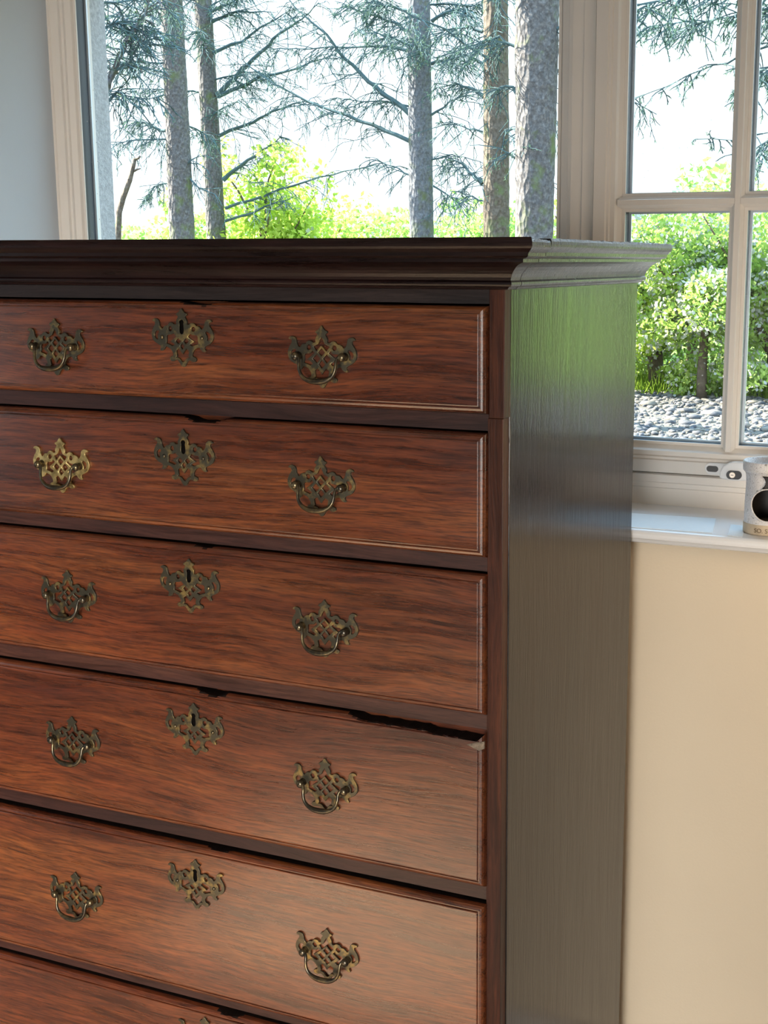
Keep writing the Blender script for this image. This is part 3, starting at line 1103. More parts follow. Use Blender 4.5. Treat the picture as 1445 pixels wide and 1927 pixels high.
bq, bs = catmull(bail_path, br + br[::-1], 3)
me_bail = mesh_only('bail', *tube(bq, bs, 8), M['bail'])
V, Fc = lathe([(0.0050, 0.001), (0.0052, 0.0028), (0.0036, 0.0040), (0.0030, 0.0060), (0.0034, 0.0075), (0.0050, 0.0085), (0.0056, 0.0105), (0.0050, 0.0128), (0.0030, 0.0142), (0.0008, 0.0146)], (0, 0, 0), 14, 'y')
me_post = mesh_only('post', V, Fc, M['bail'])
V, Fc = lathe([(0.0026, 0.001), (0.0027, 0.0026), (0.0020, 0.0036), (0.0006, 0.0040)], (0, 0, 0), 12, 'y')
me_pin = mesh_only('pin', V, Fc, M['bail'])
kv = [px2m(p, 710, 640, 0.0970 / 1060, 0.0770 / 1017) for p in smooth_poly(keyhole)]
n_ = len(kv)
me_key = mesh_only('keyhole', [(x, -0.0008, z) for x, z in kv] + [(x, 0.0004, z) for x, z in kv],
                   [(i, (i + 1) % n_, n_ + (i + 1) % n_, n_ + i) for i in range(n_)] + [tuple(range(n_)), tuple(range(n_, 2 * n_))[::-1]], M['hole_shade'], False)

# heights measured per drawer: left handle, right handle, escutcheon (x, z) of the plate centres
hw = [((-0.6573, -0.1147), (-0.2397, -0.1160), (-0.4477, -0.0972)),
      ((-0.6600, -0.2791), (-0.2450, -0.2800), (-0.4530, -0.2553)),
      ((-0.6610, -0.4679), (-0.2440, -0.4674), (-0.4525, -0.4312)),
      ((-0.6690, -0.6870), (-0.2485, -0.6850), (-0.4546, -0.6362)),
      ((-0.6800, -0.9330), (-0.2515, -0.9312), (-0.4630, -0.8699)),
      ((-0.6700, -1.1880), (-0.2500, -1.1880), (-0.4580, -1.1150))]
chips = [[(-0.452, -0.395, 0.0040)], [(-0.455, -0.392, 0.0055)], [(-0.445, -0.415, 0.0025)],
         [(-0.452, -0.405, 0.0050), (-0.215, -0.020, 0.0062), (-0.120, -0.020, 0.0095)], [(-0.445, -0.410, 0.0020)], [(-0.440, -0.400, 0.0045)]]
FY = -LIP[-1][1]
for i, (zt, zb) in enumerate(drawers):
    d = drawer_front(i, ZC + zb, ZC + zt, chips[i])
    d['label'] = ['shallow top drawer', 'second drawer from the top', 'third drawer from the top', 'drawer with broken upper right edge', 'deep drawer catching the light', 'lowest drawer'][i]
    box('drawer_box', XD0 + 0.006, XD1 - 0.006, 0.0170, DEPTH - 0.03, ZC + zb + 0.006, ZC + zt - 0.012, M['carcass'], d)
    for s in (0, 1):
        x, z = hw[i][s]
        bright = (i == 1 and s == 0)
        p = inst('handle_plate', me_plate_b if bright else me_plate, (x, FY - 0.0012, ZC + z), d)
        p['label'] = 'bright worn pierced brass plate' if bright else 'dull pierced brass plate'
        b_ = inst('bail', me_bail, (x, FY - 0.0016, ZC + z), d)
        b_.rotation_euler = (random.uniform(-0.06, 0.05), random.uniform(-0.03, 0.03), 0)
        for q in (-1, 1):
            inst('post', me_post, (x + q * PX_, FY - 0.0010, ZC + z + PZ_), d)
    x, z = hw[i][2]
    inst('escutcheon', me_esc, (x, FY - 0.0012, ZC + z), d)['label'] = 'pierced brass plate with a keyhole'
    inst('keyhole', me_key, (x, FY, ZC + z), d)
    for q in (-1, 1):
        inst('pin', me_pin, (x + q * 0.0312, FY - 0.0012, ZC + z - 0.0015), d)
    if i == 3:      # splintered corner of bare wood
        zz = ZC + zt
        V = [(-0.0440, -0.0109, zz - 0.0160), (-0.0330, -0.0114, zz - 0.0120), (-0.0208, -0.0090, zz - 0.0095), (-0.0208, -0.0085, zz - 0.0190), (-0.0270, -0.0112, zz - 0.0215), (-0.0350, -0.0112, zz - 0.0190),
             (-0.0320, -0.0126, zz - 0.0160)]
        back = [(x_, -0.006, z_) for x_, y_, z_ in V[:6]]
        Fc = [(0, 1, 6), (1, 2, 6), (2, 3, 6), (3, 4, 6), (4, 5, 6), (5, 0, 6)] + [(k, 7 + k, 7 + (k + 1) % 6, (k + 1) % 6) for k in range(6)] + [tuple(range(12, 6, -1))]
        sp_ = fix_normals(mk('splinter', V + back, Fc, M['bare'], d))
        sp_['label'] = 'pale bare wood where the corner broke off'


# ------------------------------------------------------------------ things on the sill
def sheet(name, pts, label):
    z0, z1 = Z_SILL + 0.0002, Z_SILL + 0.0010
    V = [(x, y, z0) for x, y in pts] + [(x, y, z1) for x, y in pts]
    Fc = [(0, 3, 2, 1), (4, 5, 6, 7)] + [(k, (k + 1) % 4, 4 + (k + 1) % 4, 4 + k) for k in range(4)]
    return tag(fix_normals(mk(name, V, Fc, M['paper'])), label, 'paper', 'pale sheets on the sill')


sheet('paper_sheet', [(-0.110, 0.574), (0.1245, 0.587), (0.103, 0.7078), (-0.110, 0.690)], 'long pale sheet lying flat on the sill beside the chest')
sheet('paper_sheet', [(0.1510, 0.5790), (0.1756, 0.5740), (0.1600, 0.6655), (0.1367, 0.6685)], 'small pale sheet tucked against the wax burner base')

BX, BY = 0.2015, 0.6340
BH = 0.1165
burner = tag(empty('wax_burner', (BX, BY, Z_SILL)), 'white speckled ceramic wax burner with a black opening at the sill edge', 'wax burner')
outer = [(0.0362, 0.0002), (0.0368, 0.004), (0.0368, 0.0170), (0.0360, 0.0180), (0.0362, 0.030), (0.0360, 0.050), (0.0352, 0.070), (0.0350, 0.085), (0.0360, 0.0945), (0.0372, 0.0980)]
inner = [(0.0335, 0.0980), (0.0325, 0.085), (0.0325, 0.070), (0.0330, 0.050), (0.0330, 0.008)]
n_ = 64
V, Fc = lathe(outer + inner, (BX, BY, Z_SILL), n_)
body = mk('body', V, Fc, None, burner, True, mats=[M['glaze'], M['soot']])
fm = []
for p in body.data.polygons:
    k = min(p.index // n_, 99)
    fm.append(1 if k >= len(outer) else 0)
body.data.polygons.foreach_set('material_index', fm)
fix_normals(body)
# opening facing the room: an oval cut through the front wall
fdir = (Vector((CAM.x, CAM.y, 0)) - Vector((BX, BY, 0))).normalized()
sdir = Vector((-fdir.y, fdir.x, 0))
c0 = Vector((BX, BY, Z_SILL + 0.0495))
ov = [(0.0245 * math.cos(t), 0.0255 * math.sin(t)) for t in [2 * math.pi * k / 40 for k in range(40)]]
V = [c0 + sdir * a + Vector((0, 0, b_)) + fdir * 0.012 for a, b_ in ov] + [c0 + sdir * a + Vector((0, 0, b_)) + fdir * 0.06 for a, b_ in ov]
Fc = [(i, (i + 1) % 40, 40 + (i + 1) % 40, 40 + i) for i in range(40)] + [tuple(range(40)), tuple(range(40, 80))[::-1]]
cutter = fix_normals(mk('cutter', V, Fc, M['soot']))
bo = body.modifiers.new('cut', 'BOOLEAN')
bo.operation = 'DIFFERENCE'
bo.solver = 'EXACT'
bo.object = cutter
dg = bpy.context.evaluated_depsgraph_get()
me2 = bpy.data.meshes.new_from_object(body.evaluated_get(dg))
body.modifiers.clear()
body.data = me2
bpy.data.objects.remove(cutter)
# raised lip round the opening
P = []
for a, b_ in ov + ov[:1]:
    w = math.sqrt(max(1e-6, 0.0366 ** 2 - (a * 1.03) ** 2))
    P.append(c0 + sdir * (a * 1.03) + fdir * w + Vector((0, 0, b_ * 1.03)))
fix_normals(mk('opening_rim', *tube(P, 0.0013, 8, False), M['glaze'], burner, True))
V, Fc = lathe([(0.0372, 0.0975), (0.0405, 0.1010), (0.0410, 0.1030), (0.0408, 0.1110), (0.0412, 0.1150), (0.0400, BH), (0.0375, 0.1160), (0.0330, 0.1080), (0.0150, 0.1045), (0.0010, 0.1040), (0.0010, 0.0980)], (BX, BY, Z_SILL), 56)
fix_normals(mk('dish', V, Fc, M['glaze'], burner, True))
V, Fc = lathe([(0.0371, 0.0006), (0.0374, 0.003), (0.0374, 0.0160), (0.0369, 0.0172)], (BX, BY, Z_SILL), 56)
fix_normals(mk('base_band', V, Fc, M['clay'], burner, True))
# smoke-darkened streak above the opening
V, Fc = [], []
for a in range(9):
    for b_ in range(9):
        zz = 0.0755 + 0.0205 * b_ / 8
        ww = 0.0125 * (1 - 0.55 * math.sin(math.pi * b_ / 8)) * (1 + 0.12 * mnoise.noise(Vector((a, b_ * 1.7, 0))))
        xx = ww * (a / 4 - 1) * 0.75
        rad = 0.03660 + 0.0004
        w = math.sqrt(rad ** 2 - xx ** 2)
        V.append(c0 * 0 + Vector((BX, BY, Z_SILL + zz)) + sdir * xx + fdir * w)
for a in range(8):
    for b_ in range(8):
        Fc.append((a * 9 + b_, a * 9 + b_ + 1, a * 9 + b_ + 10, a * 9 + b_ + 9))
so_ = mk('soot_mark', V, Fc, M['soot'], burner, True)
sm = so_.modifiers.new('thick', 'SOLIDIFY')
sm.thickness = 0.0006
# engraved lettering round the base
tx = bpy.data.curves.new('lettering', 'FONT')
tx.body = 'SO. SOY'
tx.size = 0.0098
tx.extrude = 0.0004
to = bpy.data.objects.new('lettering', tx)
COL.objects.link(to)
dg = bpy.context.evaluated_depsgraph_get()
me = bpy.data.meshes.new_from_object(to.evaluated_get(dg))
bpy.data.objects.remove(to)
me.materials.clear()
me.materials.append(M['clay_ink'])
for v in me.vertices:
    a = (v.co.x - 0.0200) / 0.0374
    r_ = 0.0374 + 0.0002 + v.co.z
    q = Vector((BX, BY, Z_SILL + 0.0050 + v.co.y)) + fdir * (r_ * math.cos(a)) + sdir * (r_ * math.sin(a))
    v.co = q - Vector((BX, BY, Z_SILL))
inst('lettering', me, (BX, BY, Z_SILL), burner)


# ------------------------------------------------------------------ outside: ground, field
GZ = -0.15


def ground_z(x, y):
    z = GZ + 0.02 * mnoise.noise(Vector((x * 0.6, y * 0.6, 0)))
    if y > 18:
        t = y - 18
        t = min(t, 50)
        z += (t * 0.02 + max(0, t - 10) * 0.060) * min(1.0, max(0.25, (-x - 5) / 22))
    return z


xs = np.linspace(-70, 45, 70)
ys = [0.97, 2, 3.5, 5, 6.5, 8, 9, 10, 11, 12, 13, 14, 15]
V = [(x, y, ground_z(x, y)) for y in ys for x in xs]
nx = len(xs)
Fc = [(j * nx + i, j * nx + i + 1, (j + 1) * nx + i + 1, (j + 1) * nx + i) for j in range(len(ys) - 1) for i in range(nx - 1)]
g = mk('gravel_yard', V, Fc, M['ground'], None, True)
tag(g, 'stony grey yard outside the casement window', 'ground', kind='structure')
ys = [15, 16, 18, 20, 24, 28, 34, 40, 48, 56, 66, 80, 100, 130]
V = [(x * (1 + y / 90), y, ground_z(x, y)) for y in ys for x in xs]
Fc = [(j * nx + i, j * nx + i + 1, (j + 1) * nx + i + 1, (j + 1) * nx + i) for j in range(len(ys) - 1) for i in range(nx - 1)]
g = mk('meadow', V, Fc, M['field'], None, True)
tag(g, 'sunlit green field rising behind the tree trunks', 'field', kind='structure')

# loose stones: nobody could count them
phi = (1 + 5 ** 0.5) / 2
ico = np.array([(-1, phi, 0), (1, phi, 0), (-1, -phi, 0), (1, -phi, 0), (0, -1, phi), (0, 1, phi), (0, -1, -phi), (0, 1, -phi), (phi, 0, -1), (phi, 0, 1), (-phi, 0, -1), (-phi, 0, 1)], float)
ico /= np.linalg.norm(ico[0])
icf = np.array([(0, 11, 5), (0, 5, 1), (0, 1, 7), (0, 7, 10), (0, 10, 11), (1, 5, 9), (5, 11, 4), (11, 10, 2), (10, 7, 6), (7, 1, 8), (3, 9, 4), (3, 4, 2), (3, 2, 6), (3, 6, 8), (3, 8, 9), (4, 9, 5), (2, 4, 11), (6, 2, 10), (8, 6, 7), (9, 8, 1)])
NS = 15000
Y = RNG.uniform(6.5, 15.2, NS)
# stones lie in the strip of yard the casement looks on to (and well beyond it to each side)
X = RNG.uniform(-3.6, 3.2, NS) + (Y - 7) * -0.10
S = RNG.lognormal(math.log(0.020), 0.50, NS)
ax = np.stack([S * RNG.uniform(0.9, 1.6, NS), S * RNG.uniform(0.8, 1.3, NS), S * RNG.uniform(0.45, 0.8, NS)], 1)
th = RNG.uniform(0, 2 * math.pi, NS)
vv = ico[None] * ax[:, None, :] * RNG.uniform(0.8, 1.15, (NS, 12, 1))
c_, s_ = np.cos(th)[:, None], np.sin(th)[:, None]
vx = vv[:, :, 0] * c_ - vv[:, :, 1] * s_
vy = vv[:, :, 0] * s_ + vv[:, :, 1] * c_
gz = np.array([ground_z(a, b_) for a, b_ in zip(X, Y)])
Vs = np.stack([vx + X[:, None], vy + Y[:, None], vv[:, :, 2] + gz[:, None] + ax[:, 2:3] * 0.4], 2).reshape(-1, 3)
Fs = (icf[None] + 12 * np.arange(NS)[:, None, None]).reshape(-1, 3)
g = mk('gravel', Vs, Fs, M['stone'], None, True)
tag(g, 'loose grey and buff stones strewn over the yard', 'gravel', kind='stuff')


# ------------------------------------------------------------------ outside: leaves and plants
def leaf_cloud(centres, sizes, n, lsize, flat=0.5, rng=RNG, shell=0.35):
    """n small folded leaves (two triangles each) scattered in ellipsoids"""
    centres = np.asarray(centres, float)
    sizes = np.asarray(sizes, float)
    w = np.prod(sizes, 1) ** 0.8
    idx = rng.choice(len(centres), n, p=w / w.sum())
    d = rng.normal(size=(n, 3))
    d /= np.linalg.norm(d, axis=1)[:, None]
    r = rng.uniform(shell, 1.0, n) ** 0.6
    p = centres[idx] + d * r[:, None] * sizes[idx]
    a = rng.normal(size=(n, 3))
    a /= np.linalg.norm(a, axis=1)[:, None]
    b_ = np.cross(a, rng.normal(size=(n, 3)))
    b_ /= np.linalg.norm(b_, axis=1)[:, None]
    s = lsize * rng.uniform(0.6, 1.4, n)[:, None]
    V = np.stack([p - a * s, p + b_ * s * flat, p + a * s, p - b_ * s * flat], 1).reshape(-1, 3)
    Fc = (np.array([[0, 1, 2, 3]])[None] + 4 * np.arange(n)[:, None, None]).reshape(-1, 4)
    return V, Fc


def wander(p0, p1, n, amp, seed):
    p0, p1 = Vector(p0), Vector(p1)
    P = []
    for i in range(n + 1):
        t = i / n
        q = p0.lerp(p1, t)
        k = amp * math.sin(math.pi * min(1, t * 1.2)) if i < n else amp * 0.5
        q += Vector((mnoise.noise(Vector((t * 2.7, seed, 0))), mnoise.noise(Vector((t * 2.7, seed, 5))), mnoise.noise(Vector((t * 2.7, seed, 9))))) * k
        P.append(q)
    return P


def shrub(name, label, cat, u, Y, h, w, trunk_r, nleaf, leafmat, lsize, blossom=0, group=None, trunk_h=0.45, lean=0.0, seed=1, low=0.08):
    rng = np.random.default_rng(seed)
    rd = random.Random(seed)
    b0 = pt(u, 700, Y)
    base = Vector((b0.x, Y, ground_z(b0.x, Y)))
    root = tag(empty(name, base), label, cat, group)
    top = base + Vector((lean, 0, h * trunk_h))
    P = wander(base - Vector((0, 0, 0.05)), top, 5, 0.10, seed)
    fix_normals(mk('trunk', *tube(P, [trunk_r * (1.15 - 0.5 * i / 5) for i in range(6)], 8), M['shrub_wood'], root, True))
    cs, ss = [], []
    for k in range(9):
        a = rd.uniform(0, 2 * math.pi)
        s0 = P[rd.randint(2, 5)]
        e_ = base + Vector((lean + math.cos(a) * w * rd.uniform(0.35, 0.9), math.sin(a) * w * 0.7, h * rd.uniform(0.45, 0.95)))
        Q = wander(s0, e_, 6, 0.22, seed * 7 + k)
        fix_normals(mk('branch', *tube(Q, [trunk_r * 0.5 * (1 - 0.8 * i / 6) for i in range(7)], 5), M['shrub_wood'], root, True))
        for q in (Q[3], Q[4], Q[6]):
            cs.append(q)
            ss.append((w * rd.uniform(0.22, 0.42), w * rd.uniform(0.22, 0.42), h * rd.uniform(0.09, 0.17)))
    for k in range(18):
        a = rd.uniform(0, 2 * math.pi)
        r_ = rd.uniform(0.1, 0.85)
        cs.append(base + Vector((lean * 0.5 + math.cos(a) * w * r_, math.sin(a) * w * r_ * 0.7, h * rd.uniform(low, 0.85))))
        ss.append((w * rd.uniform(0.2, 0.4), w * rd.uniform(0.2, 0.4), h * rd.uniform(0.07, 0.14)))
    f_ = mk('foliage', *leaf_cloud(cs, ss, nleaf, lsize, 0.62, rng), leafmat, root)
    f_['kind'] = 'stuff'
    if blossom:
        f_ = mk('blossom', *leaf_cloud(cs, [tuple(q * 1.04 for q in s_) for s_ in ss], blossom, lsize * 0.72, 0.95, rng, 0.75), M['blossom'], root)
        f_['kind'] = 'stuff'
    return root


HG = 'hawthorns along the yard edge'
shrub('hawthorn_bush', 'hawthorn with a forked grey trunk and white blossom in the lower middle pane', 'hawthorn', 1322, 14.2, 2.35, 1.15, 0.060, 12500, M['hawthorn'], 0.034, 5200, HG, 0.55, seed=11)
shrub('hawthorn_bush', 'blossoming hawthorn with a stout stem just right of the chest side', 'hawthorn', 1232, 15.0, 2.25, 1.1, 0.11, 12500, M['hawthorn_light'], 0.034, 4600, HG, 0.5, seed=12)
shrub('hawthorn_bush', 'hawthorn behind the narrow right hand panes', 'hawthorn', 1455, 14.6, 2.5, 1.3, 0.08, 12500, M['hawthorn'], 0.034, 5000, HG, 0.5, seed=13)
shrub('hawthorn_bush', 'pale hawthorn hidden mostly behind the cornice end', 'hawthorn', 1120, 15.4, 2.4, 1.3, 0.08, 11000, M['hawthorn'], 0.034, 4200, HG, 0.5, seed=14)
shrub('hawthorn_bush', 'distant hawthorn closing the view over the middle pane', 'hawthorn', 1300, 18.0, 2.95, 1.9, 0.08, 8000, M['hedge'], 0.058, 3000, HG, 0.5, seed=15)
shrub('hawthorn_bush', 'far hawthorn beyond the narrow right hand panes', 'hawthorn', 1500, 18.5, 3.0, 1.9, 0.08, 7000, M['hedge'], 0.058, 2500, HG, 0.5, seed=16)
LG = 'leafy shrubs behind the spruce trunks'
shrub('leafy_shrub', 'tall yellow green shrub right of the paired trunks', 'shrub', 500, 17.5, 3.55, 1.15, 0.06, 5200, M['hawthorn_light'], 0.050, 350, LG, 0.6, seed=21)
shrub('leafy_shrub', 'rounded yellow green shrub left of the middle trunk', 'shrub', 610, 20.0, 3.10, 1.15, 0.06, 4200, M['hawthorn_light'], 0.055, 300, LG, 0.5, seed=22)
shrub('leafy_shrub', 'low green shrub just left of the middle trunk', 'shrub', 715, 19.0, 2.75, 1.05, 0.06, 4000, M['hawthorn'], 0.050, 500, LG, 0.5, seed=23)
shrub('leafy_shrub', 'low pale shrub between middle trunk and brown trunk', 'shrub', 860, 19.0, 2.65, 1.0, 0.06, 4200, M['hedge'], 0.050, 500, LG, 0.5, seed=24)
shrub('leafy_shrub', 'small pale shrub at the foot of the two right trunks', 'shrub', 965, 20.0, 2.75, 1.2, 0.06, 4000, M['hedge'], 0.050, 500, LG, 0.5, seed=25)
shrub('leafy_shrub', 'green shrub seen between the paired trunks', 'shrub', 385, 21.0, 2.9, 1.0, 0.06, 3200, M['hawthorn'], 0.055, 250, LG, 0.5, seed=26)

# field hedge on the skyline: one hedge, clipped by nobody
cs, ss = [], []
rd = random.Random(5)
for k in range(46):
    x = -62 + k * 1.75 + rd.uniform(-.6, .6)
    y = 62 + rd.uniform(-3, 3) + (x + 30) * 0.15
    hh = rd.uniform(0.55, 1.25)
    cs.append((x, y, ground_z(x, y) + hh * 0.6))
    ss.append((1.7, 1.4, hh))
o = mk('field_hedge', *leaf_cloud(cs, ss, 9000, 0.16, 0.7), M['hedge'])
tag(o, 'distant bushy hedge along the far edge of the green field', 'hedge', kind='stuff')

# long grass at the yard edge
n = 6500
gx = RNG.uniform(-4.5, 2.2, n)
gy = RNG.uniform(14.4, 16.5, n)
gx += (gy - 14) * -0.1
gh = RNG.uniform(0.10, 0.42, n) * (0.6 + 0.6 * RNG.random(n))
gd = RNG.normal(size=(n, 2)) * 0.10
gw = 0.011
zz = np.array([ground_z(a, b_) for a, b_ in zip(gx, gy)])
an = RNG.uniform(0, math.pi, n)
dx, dy = np.cos(an) * gw, np.sin(an) * gw
V = np.stack([np.stack([gx - dx, gy - dy, zz], 1), np.stack([gx + dx, gy + dy, zz], 1), np.stack([gx + gd[:, 0], gy + gd[:, 1], zz + gh], 1)], 1).reshape(-1, 3)
Fc = (np.array([[0, 1, 2]])[None] + 3 * np.arange(n)[:, None, None]).reshape(-1, 3)
tag(mk('long_grass', V, Fc, M['grass']), 'long green grass growing at the edge of the stony yard', 'grass', kind='stuff')


# ------------------------------------------------------------------ outside: spruce trees
def needles(pts, dirs, rng, L, w):
    p = np.asarray(pts)
    n = len(p)
    if n == 0:
        return [], []
    d = np.asarray(dirs) + rng.normal(size=(n, 3)) * 0.75
    d /= np.linalg.norm(d, axis=1)[:, None]
    s = np.cross(d, rng.normal(size=(n, 3)))
    s /= np.linalg.norm(s, axis=1)[:, None]
    l_ = L * rng.uniform(0.6, 1.3, n)[:, None]
    V = np.stack([p - s * w, p + s * w, p + d * l_], 1).reshape(-1, 3)
    Fc = (np.array([[0, 1, 2]])[None] + 3 * np.arange(n)[:, None, None]).reshape(-1, 3)
    return V, Fc


def grow_branch(P, r0, rd, mb, npts, ndirs, twig_len, twig_n, needle_n):
    """P: world points of the limb. Adds limb and drooping twigs to mb, and collects needle seats"""
    n = len(P)
    V, Fc = tube(P, [max(0.004, r0 * (1 - 0.85 * i / (n - 1))) for i in range(n)], 6)
    mb.add(V, Fc)
    total = sum((P[i + 1] - P[i]).length for i in range(n - 1))
    for k in range(twig_n):
        t = 0.08 + 0.92 * rd.random()
        f_ = t * (n - 1)
        i = min(n - 2, int(f_))
        q = P[i].lerp(P[i + 1], f_ - i)
        ax_ = (P[i + 1] - P[i]).normalized()
        sd_ = Vector((rd.uniform(-1, 1), rd.uniform(-1, 1), rd.uniform(-0.9, 0.35)))
        d = (ax_ * rd.uniform(0.3, 1.0) + sd_).normalized()
        L = twig_len * rd.uniform(0.35, 1.0) * (1 - 0.4 * t)
        tw = [q]
        for s in range(4):
            d = (d + Vector((rd.uniform(-.35, .35), rd.uniform(-.35, .35), -0.12 + rd.uniform(-.25, .25)))).normalized()
            tw.append(tw[-1] + d * (L / 4))
        V, Fc = tube(tw, [0.0070, 0.0062, 0.0054, 0.0046, 0.0036], 3, False)
        mb.add(V, Fc)
        for s in range(rd.randint(2, 4)):
            j = rd.randint(1, 4)
            d2 = (d + Vector((rd.uniform(-1, 1), rd.uniform(-1, 1), rd.uniform(-1.1, .5)))).normalized()
            st_ = [tw[j]]
            for s2 in range(2):
                d2 = (d2 + Vector((rd.uniform(-.4, .4), rd.uniform(-.4, .4), -0.1))).normalized()
                st_.append(st_[-1] + d2 * (L * 0.17))
            V, Fc = tube(st_, [0.0048, 0.0042, 0.0032], 3, False)
            mb.add(V, Fc)
            for q2 in range(needle_n):
                a = rd.random() * 2
                ii = min(1, int(a))
                npts.append(st_[ii].lerp(st_[ii + 1], a - ii))
                ndirs.append(d2)


def spruce(label, Y, uv0, uv1, wpx, barkmat, limbs, nrand, seed, zlo=1.6, zhi=6.5, needle_n=4, twigs=34, rand_len=(0.9, 2.2), H=8.5, group='spruce trees outside the window'):
    """uv0, uv1: pixel of the trunk axis at two heights; wpx: trunk width in pixels (low, high)"""
    rd = random.Random(seed)
    rng = np.random.default_rng(seed)
    a, b_ = pt(*uv0, Y), pt(*uv1, Y)
    sl = (b_ - a) / (b_.z - a.z)
    z0 = ground_z(a.x, Y)
    base = a + sl * (z0 - a.z)
    root = tag(empty('spruce_tree', base), label, 'tree', group)
    m_ = px_m(Y, uv0[0], uv0[1])
    r_lo, r_hi = wpx[0] * m_ / 2, wpx[1] * m_ / 2
    rs = (r_hi - r_lo) / (b_.z - a.z)
    nz_, nk = 150, 22
    V, Fc = [], []
    for j in range(nz_ + 1):
        z = z0 - 0.1 + (H - z0) * j / nz_
        c = a + sl * (z - a.z)
        r = max(0.02, r_lo + rs * (z - a.z))
        if z < z0 + 0.5:
            r *= 1 + 0.5 * ((z0 + 0.5 - z) / 0.6) ** 2
        for k in range(nk):
            th_ = 2 * math.pi * k / nk
            dd = 1 + 0.055 * mnoise.noise(Vector((math.cos(th_) * 2.5, math.sin(th_) * 2.5, z * 5 + seed))) + 0.05 * mnoise.noise(Vector((math.cos(th_) * 6, math.sin(th_) * 6, z * 17 + seed)))
            V.append((c.x + r * dd * math.cos(th_), c.y + r * dd * math.sin(th_), z))
    for j in range(nz_):
        for k in range(nk):
            k2 = (k + 1) % nk
            Fc.append((j * nk + k, j * nk + k2, (j + 1) * nk + k2, (j + 1) * nk + k))
    Fc.append(tuple(nz_ * nk + k for k in range(nk)))
    mk('trunk', V, Fc, barkmat, root, True)
    npts, ndirs = [], []
    for li in limbs:
        mb = MB()
        n = len(li['p'])
        P = []
        for i, (u, v) in enumerate(li['p']):
            P.append(pt(u, v, Y + li.get('dy', 0.0) * i / (n - 1)))
        # finer polyline with slight kinks
        Q = []
        for i in range(n - 1):
            for s in range(3):
                q = P[i].lerp(P[i + 1], s / 3)
                if s or i:
                    q = q + Vector((rd.uniform(-1, 1), rd.uniform(-1, 1), rd.uniform(-1, 1))) * 0.018
                Q.append(q)
        Q.append(P[-1])
        grow_branch(Q, li.get('r', 3.5) * m_, rd, mb, npts, ndirs, li.get('tl', 0.75), li.get('tn', twigs), li.get('nn', needle_n))
        mb.build('branch', M['twig'] if li.get('r', 3.5) < 6 else barkmat, root, False)
    for k in range(nrand):
        mb = MB()
        z = zlo + (zhi - zlo) * (k + rd.random()) / nrand
        c = a + sl * (z - a.z)
        an_ = rd.uniform(0, 2 * math.pi)
        L = rd.uniform(*rand_len)
        d = Vector((math.cos(an_), math.sin(an_), rd.uniform(-0.15, 0.45)))
        P = [c + d * (L * s / 5) + Vector((0, 0, -0.10 * L * (s / 5) ** 2)) + Vector((rd.uniform(-1, 1), rd.uniform(-1, 1), rd.uniform(-1, 1))) * 0.03 * (1 if s else 0) for s in range(6)]
        grow_branch(P, 0.017, rd, mb, npts, ndirs, 0.6, twigs, needle_n)
        mb.build('branch', M['twig'], root, False)
    V, Fc = needles(npts, ndirs, rng, 0.050, 0.0042)
    if len(V):
        f_ = mk('needle_foliage', V, Fc, M['needle'], root)
        f_['kind'] = 'stuff'
    return root


def L(*p, **k):
    return dict(p=list(p), **k)


spruce('broad blue grey trunk at the left edge of the window, cut by the frame', 8.2, (168, 430), (146, 20), (92, 84), M['bark_pale'],
       [L((190, 60), (215, 40), (250, 45), tl=0.7, tn=40), L((196, 200), (200, 165), (216, 132), (238, 78), (262, 34), (290, -10), r=9, tl=0.5),
        L((216, 132), (240, 120), (262, 88), (300, 60), r=3, tl=0.6),
        L((205, 190), (222, 172), (240, 188), (300, 182), r=3, tl=0.5)], 5, 31, zlo=2.9, twigs=30)
spruce('slim grey trunk, left one of the close pair', 15.0, (342, 430), (324, 20), (47, 40), M['bark_grey'],
       [L((312, 62), (270, 60), (225, 55), (190, 38), dy=-0.6), L((312, 246), (285, 238), (255, 228)), L((318, 345), (290, 352), (275, 374), r=2, tl=0.4),
        L((352, 310), (378, 290), r=2, tn=6), L((352, 330), (375, 352), (392, 360), r=2, tn=6)], 9, 32, zlo=3.0)
spruce('slimmer grey trunk, right one of the close pair', 17.0, (406, 430), (383, 20), (36, 32), M['bark_grey'],
       [L((408, 180), (440, 150), (463, 125), (505, 86), (538, 55), (571, 33), (600, 5), r=5, tl=0.8, tn=40),
        L((400, 100), (455, 77), (510, 41), (545, 20), tl=0.8, tn=36),
        L((420, 339), (452, 312), (492, 285), (530, 255), r=4.5, tl=0.6, tn=32),
        L((412, 256), (475, 230), (512, 210), (574, 190), (600, 196), tl=0.8, tn=36),
        L((424, 392), (500, 367), (579, 339), (649, 322), (736, 303), r=3, tl=0.7, tn=38),
        L((424, 416), (500, 390), (560, 366), r=3, tl=0.5, tn=20),
        L((410, 182), (493, 144), (560, 128), (632, 102), r=4, tl=0.8, tn=40),
        L((396, 22), (430, 8), (470, -15), tl=0.6, tn=30), L((398, 40), (450, 22), (520, 24), tl=0.8, tn=36)], 8, 33, zlo=3.6)
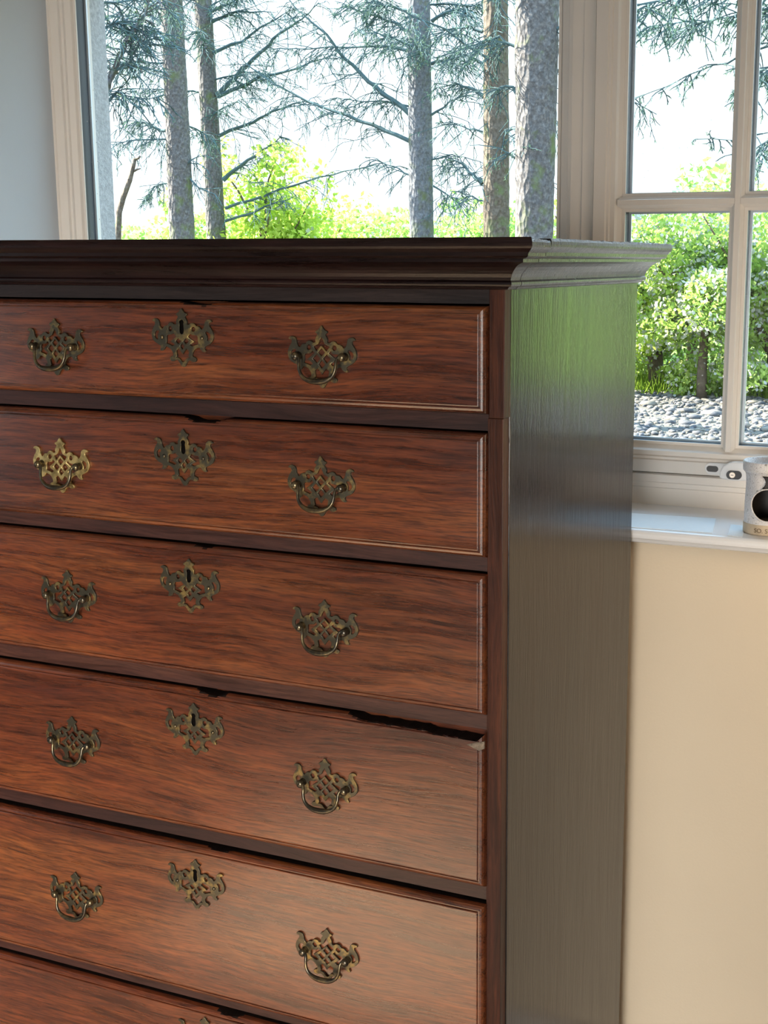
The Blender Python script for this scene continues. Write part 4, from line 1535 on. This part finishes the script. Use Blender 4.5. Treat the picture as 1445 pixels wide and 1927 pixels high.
spruce('straight bluish trunk in the middle of the wide pane', 15.0, (793, 430), (788, 20), (46, 42), M['bark_pale'],
       [L((772, 215), (735, 186), (693, 152), (646, 108), (615, 65), (571, 30), (530, -14), r=5.5, tl=0.8, tn=44),
        L((772, 266), (699, 237), (632, 210), (574, 188), (491, 143), (455, 112), r=4.5, tl=0.8, tn=46),
        L((770, 96), (726, 86), (621, 89), (513, 92), r=3.5, tl=0.8, tn=46),
        L((770, 60), (740, 40), (700, 30), (650, 10), tl=0.7, tn=44, nn=6), L((770, 20), (720, 10), (680, -10), tl=0.7, tn=44, nn=8),
        L((812, 216), (846, 192), (885, 172), r=2.5, tn=14), L((812, 120), (850, 110), (890, 120), tn=26), L((812, 40), (850, 20), (890, 22), tn=30),
        L((812, 300), (850, 290), (880, 298), r=2, tn=14), L((815, 350), (850, 372), (880, 380), r=2, tn=14),
        L((772, 330), (740, 312), (700, 300), r=2, tn=14)], 7, 34, zlo=3.4)
spruce('brown trunk beside the widest right hand trunk', 14.0, (934, 430), (933, 20), (50, 45), M['bark_brown'],
       [L((910, 182), (880, 166), (850, 156), (818, 166), r=4, tl=0.6, tn=26), L((908, 345), (890, 330), (868, 308), (840, 300), r=5, tl=0.6, tn=26),
        L((908, 60), (870, 50), (830, 62), tn=30, nn=5), L((908, 248), (870, 238), (845, 228), r=2, tn=16), L((908, 378), (880, 368), (850, 360), r=2, tn=14),
        L((908, 120), (870, 100), (840, 92), tn=30, nn=5)], 7, 35, zlo=3.0)
spruce('widest grey mossy trunk next to the window mullion', 11.0, (1005, 430), (1011, 20), (72, 80), M['bark_grey'],
       [L((975, 180), (955, 160), (935, 168), r=4, tn=16), L((975, 90), (940, 70), (900, 80), tn=26, nn=5), L((1040, 60), (1075, 40), (1110, 50), tn=20),
        L((976, 300), (958, 290), (945, 300), r=3, tn=10)], 5, 36, zlo=3.2, twigs=20)
spruce('spruce out to the right whose drooping boughs cross the casement panes', 9.5, (1640, 430), (1640, 20), (90, 84), M['bark_grey'],
       [L((1600, 40), (1500, 70), (1392, 108), (1320, 132), (1250, 160), (1180, 196), r=3, tl=0.35, tn=26, nn=4, dy=0.5),
        L((1600, -20), (1480, 10), (1390, 30), (1300, 45), (1220, 50), r=3, tl=0.55, tn=70, nn=10, dy=0.4),
        L((1600, -60), (1450, -30), (1330, -20), (1240, 0), (1180, 30), r=3, tl=0.6, tn=70, nn=8, dy=-0.4),
        L((1600, 200), (1500, 240), (1392, 262), (1312, 262), r=2, tl=0.25, tn=16, nn=2),
        L((1620, 100), (1520, 110), (1440, 130), (1400, 160), r=3, tl=0.6, tn=50, nn=8), L((1620, 220), (1520, 230), (1450, 260), (1415, 300), r=3, tl=0.5, tn=40, nn=6)], 4, 37, zlo=4.2)
# snapped-off young trunk
Yd = 12.0
P = [pt(u, v, Yd) for u, v in ((226, 700), (222, 560), (222, 450), (224, 400), (232, 372), (244, 340), (251, 312), (254, 298))]
P[0].z = ground_z(P[0].x, Yd) - 0.05
m_ = px_m(Yd)
dead = tag(empty('dead_tree', (P[0].x, Yd, ground_z(P[0].x, Yd))), 'thin snapped dead tree leaning beside the broad left trunk', 'tree')
fix_normals(mk('trunk', *tube(P, [m_ * r for r in (9, 7.5, 6.5, 6, 5.5, 5, 4.2, 3.8)], 8), M['bark_brown'], dead, True))
fix_normals(mk('stub', *tube([pt(254, 300, Yd), pt(260, 298, Yd), pt(264, 294, Yd)], [m_ * 3, m_ * 2.4, m_ * 2], 6), M['bark_brown'], dead, True))
fix_normals(mk('stub', *tube([pt(252, 322, Yd), pt(258, 319, Yd), pt(265, 317, Yd)], [m_ * 2.5, m_ * 2, m_ * 1], 6), M['bark_brown'], dead, True))
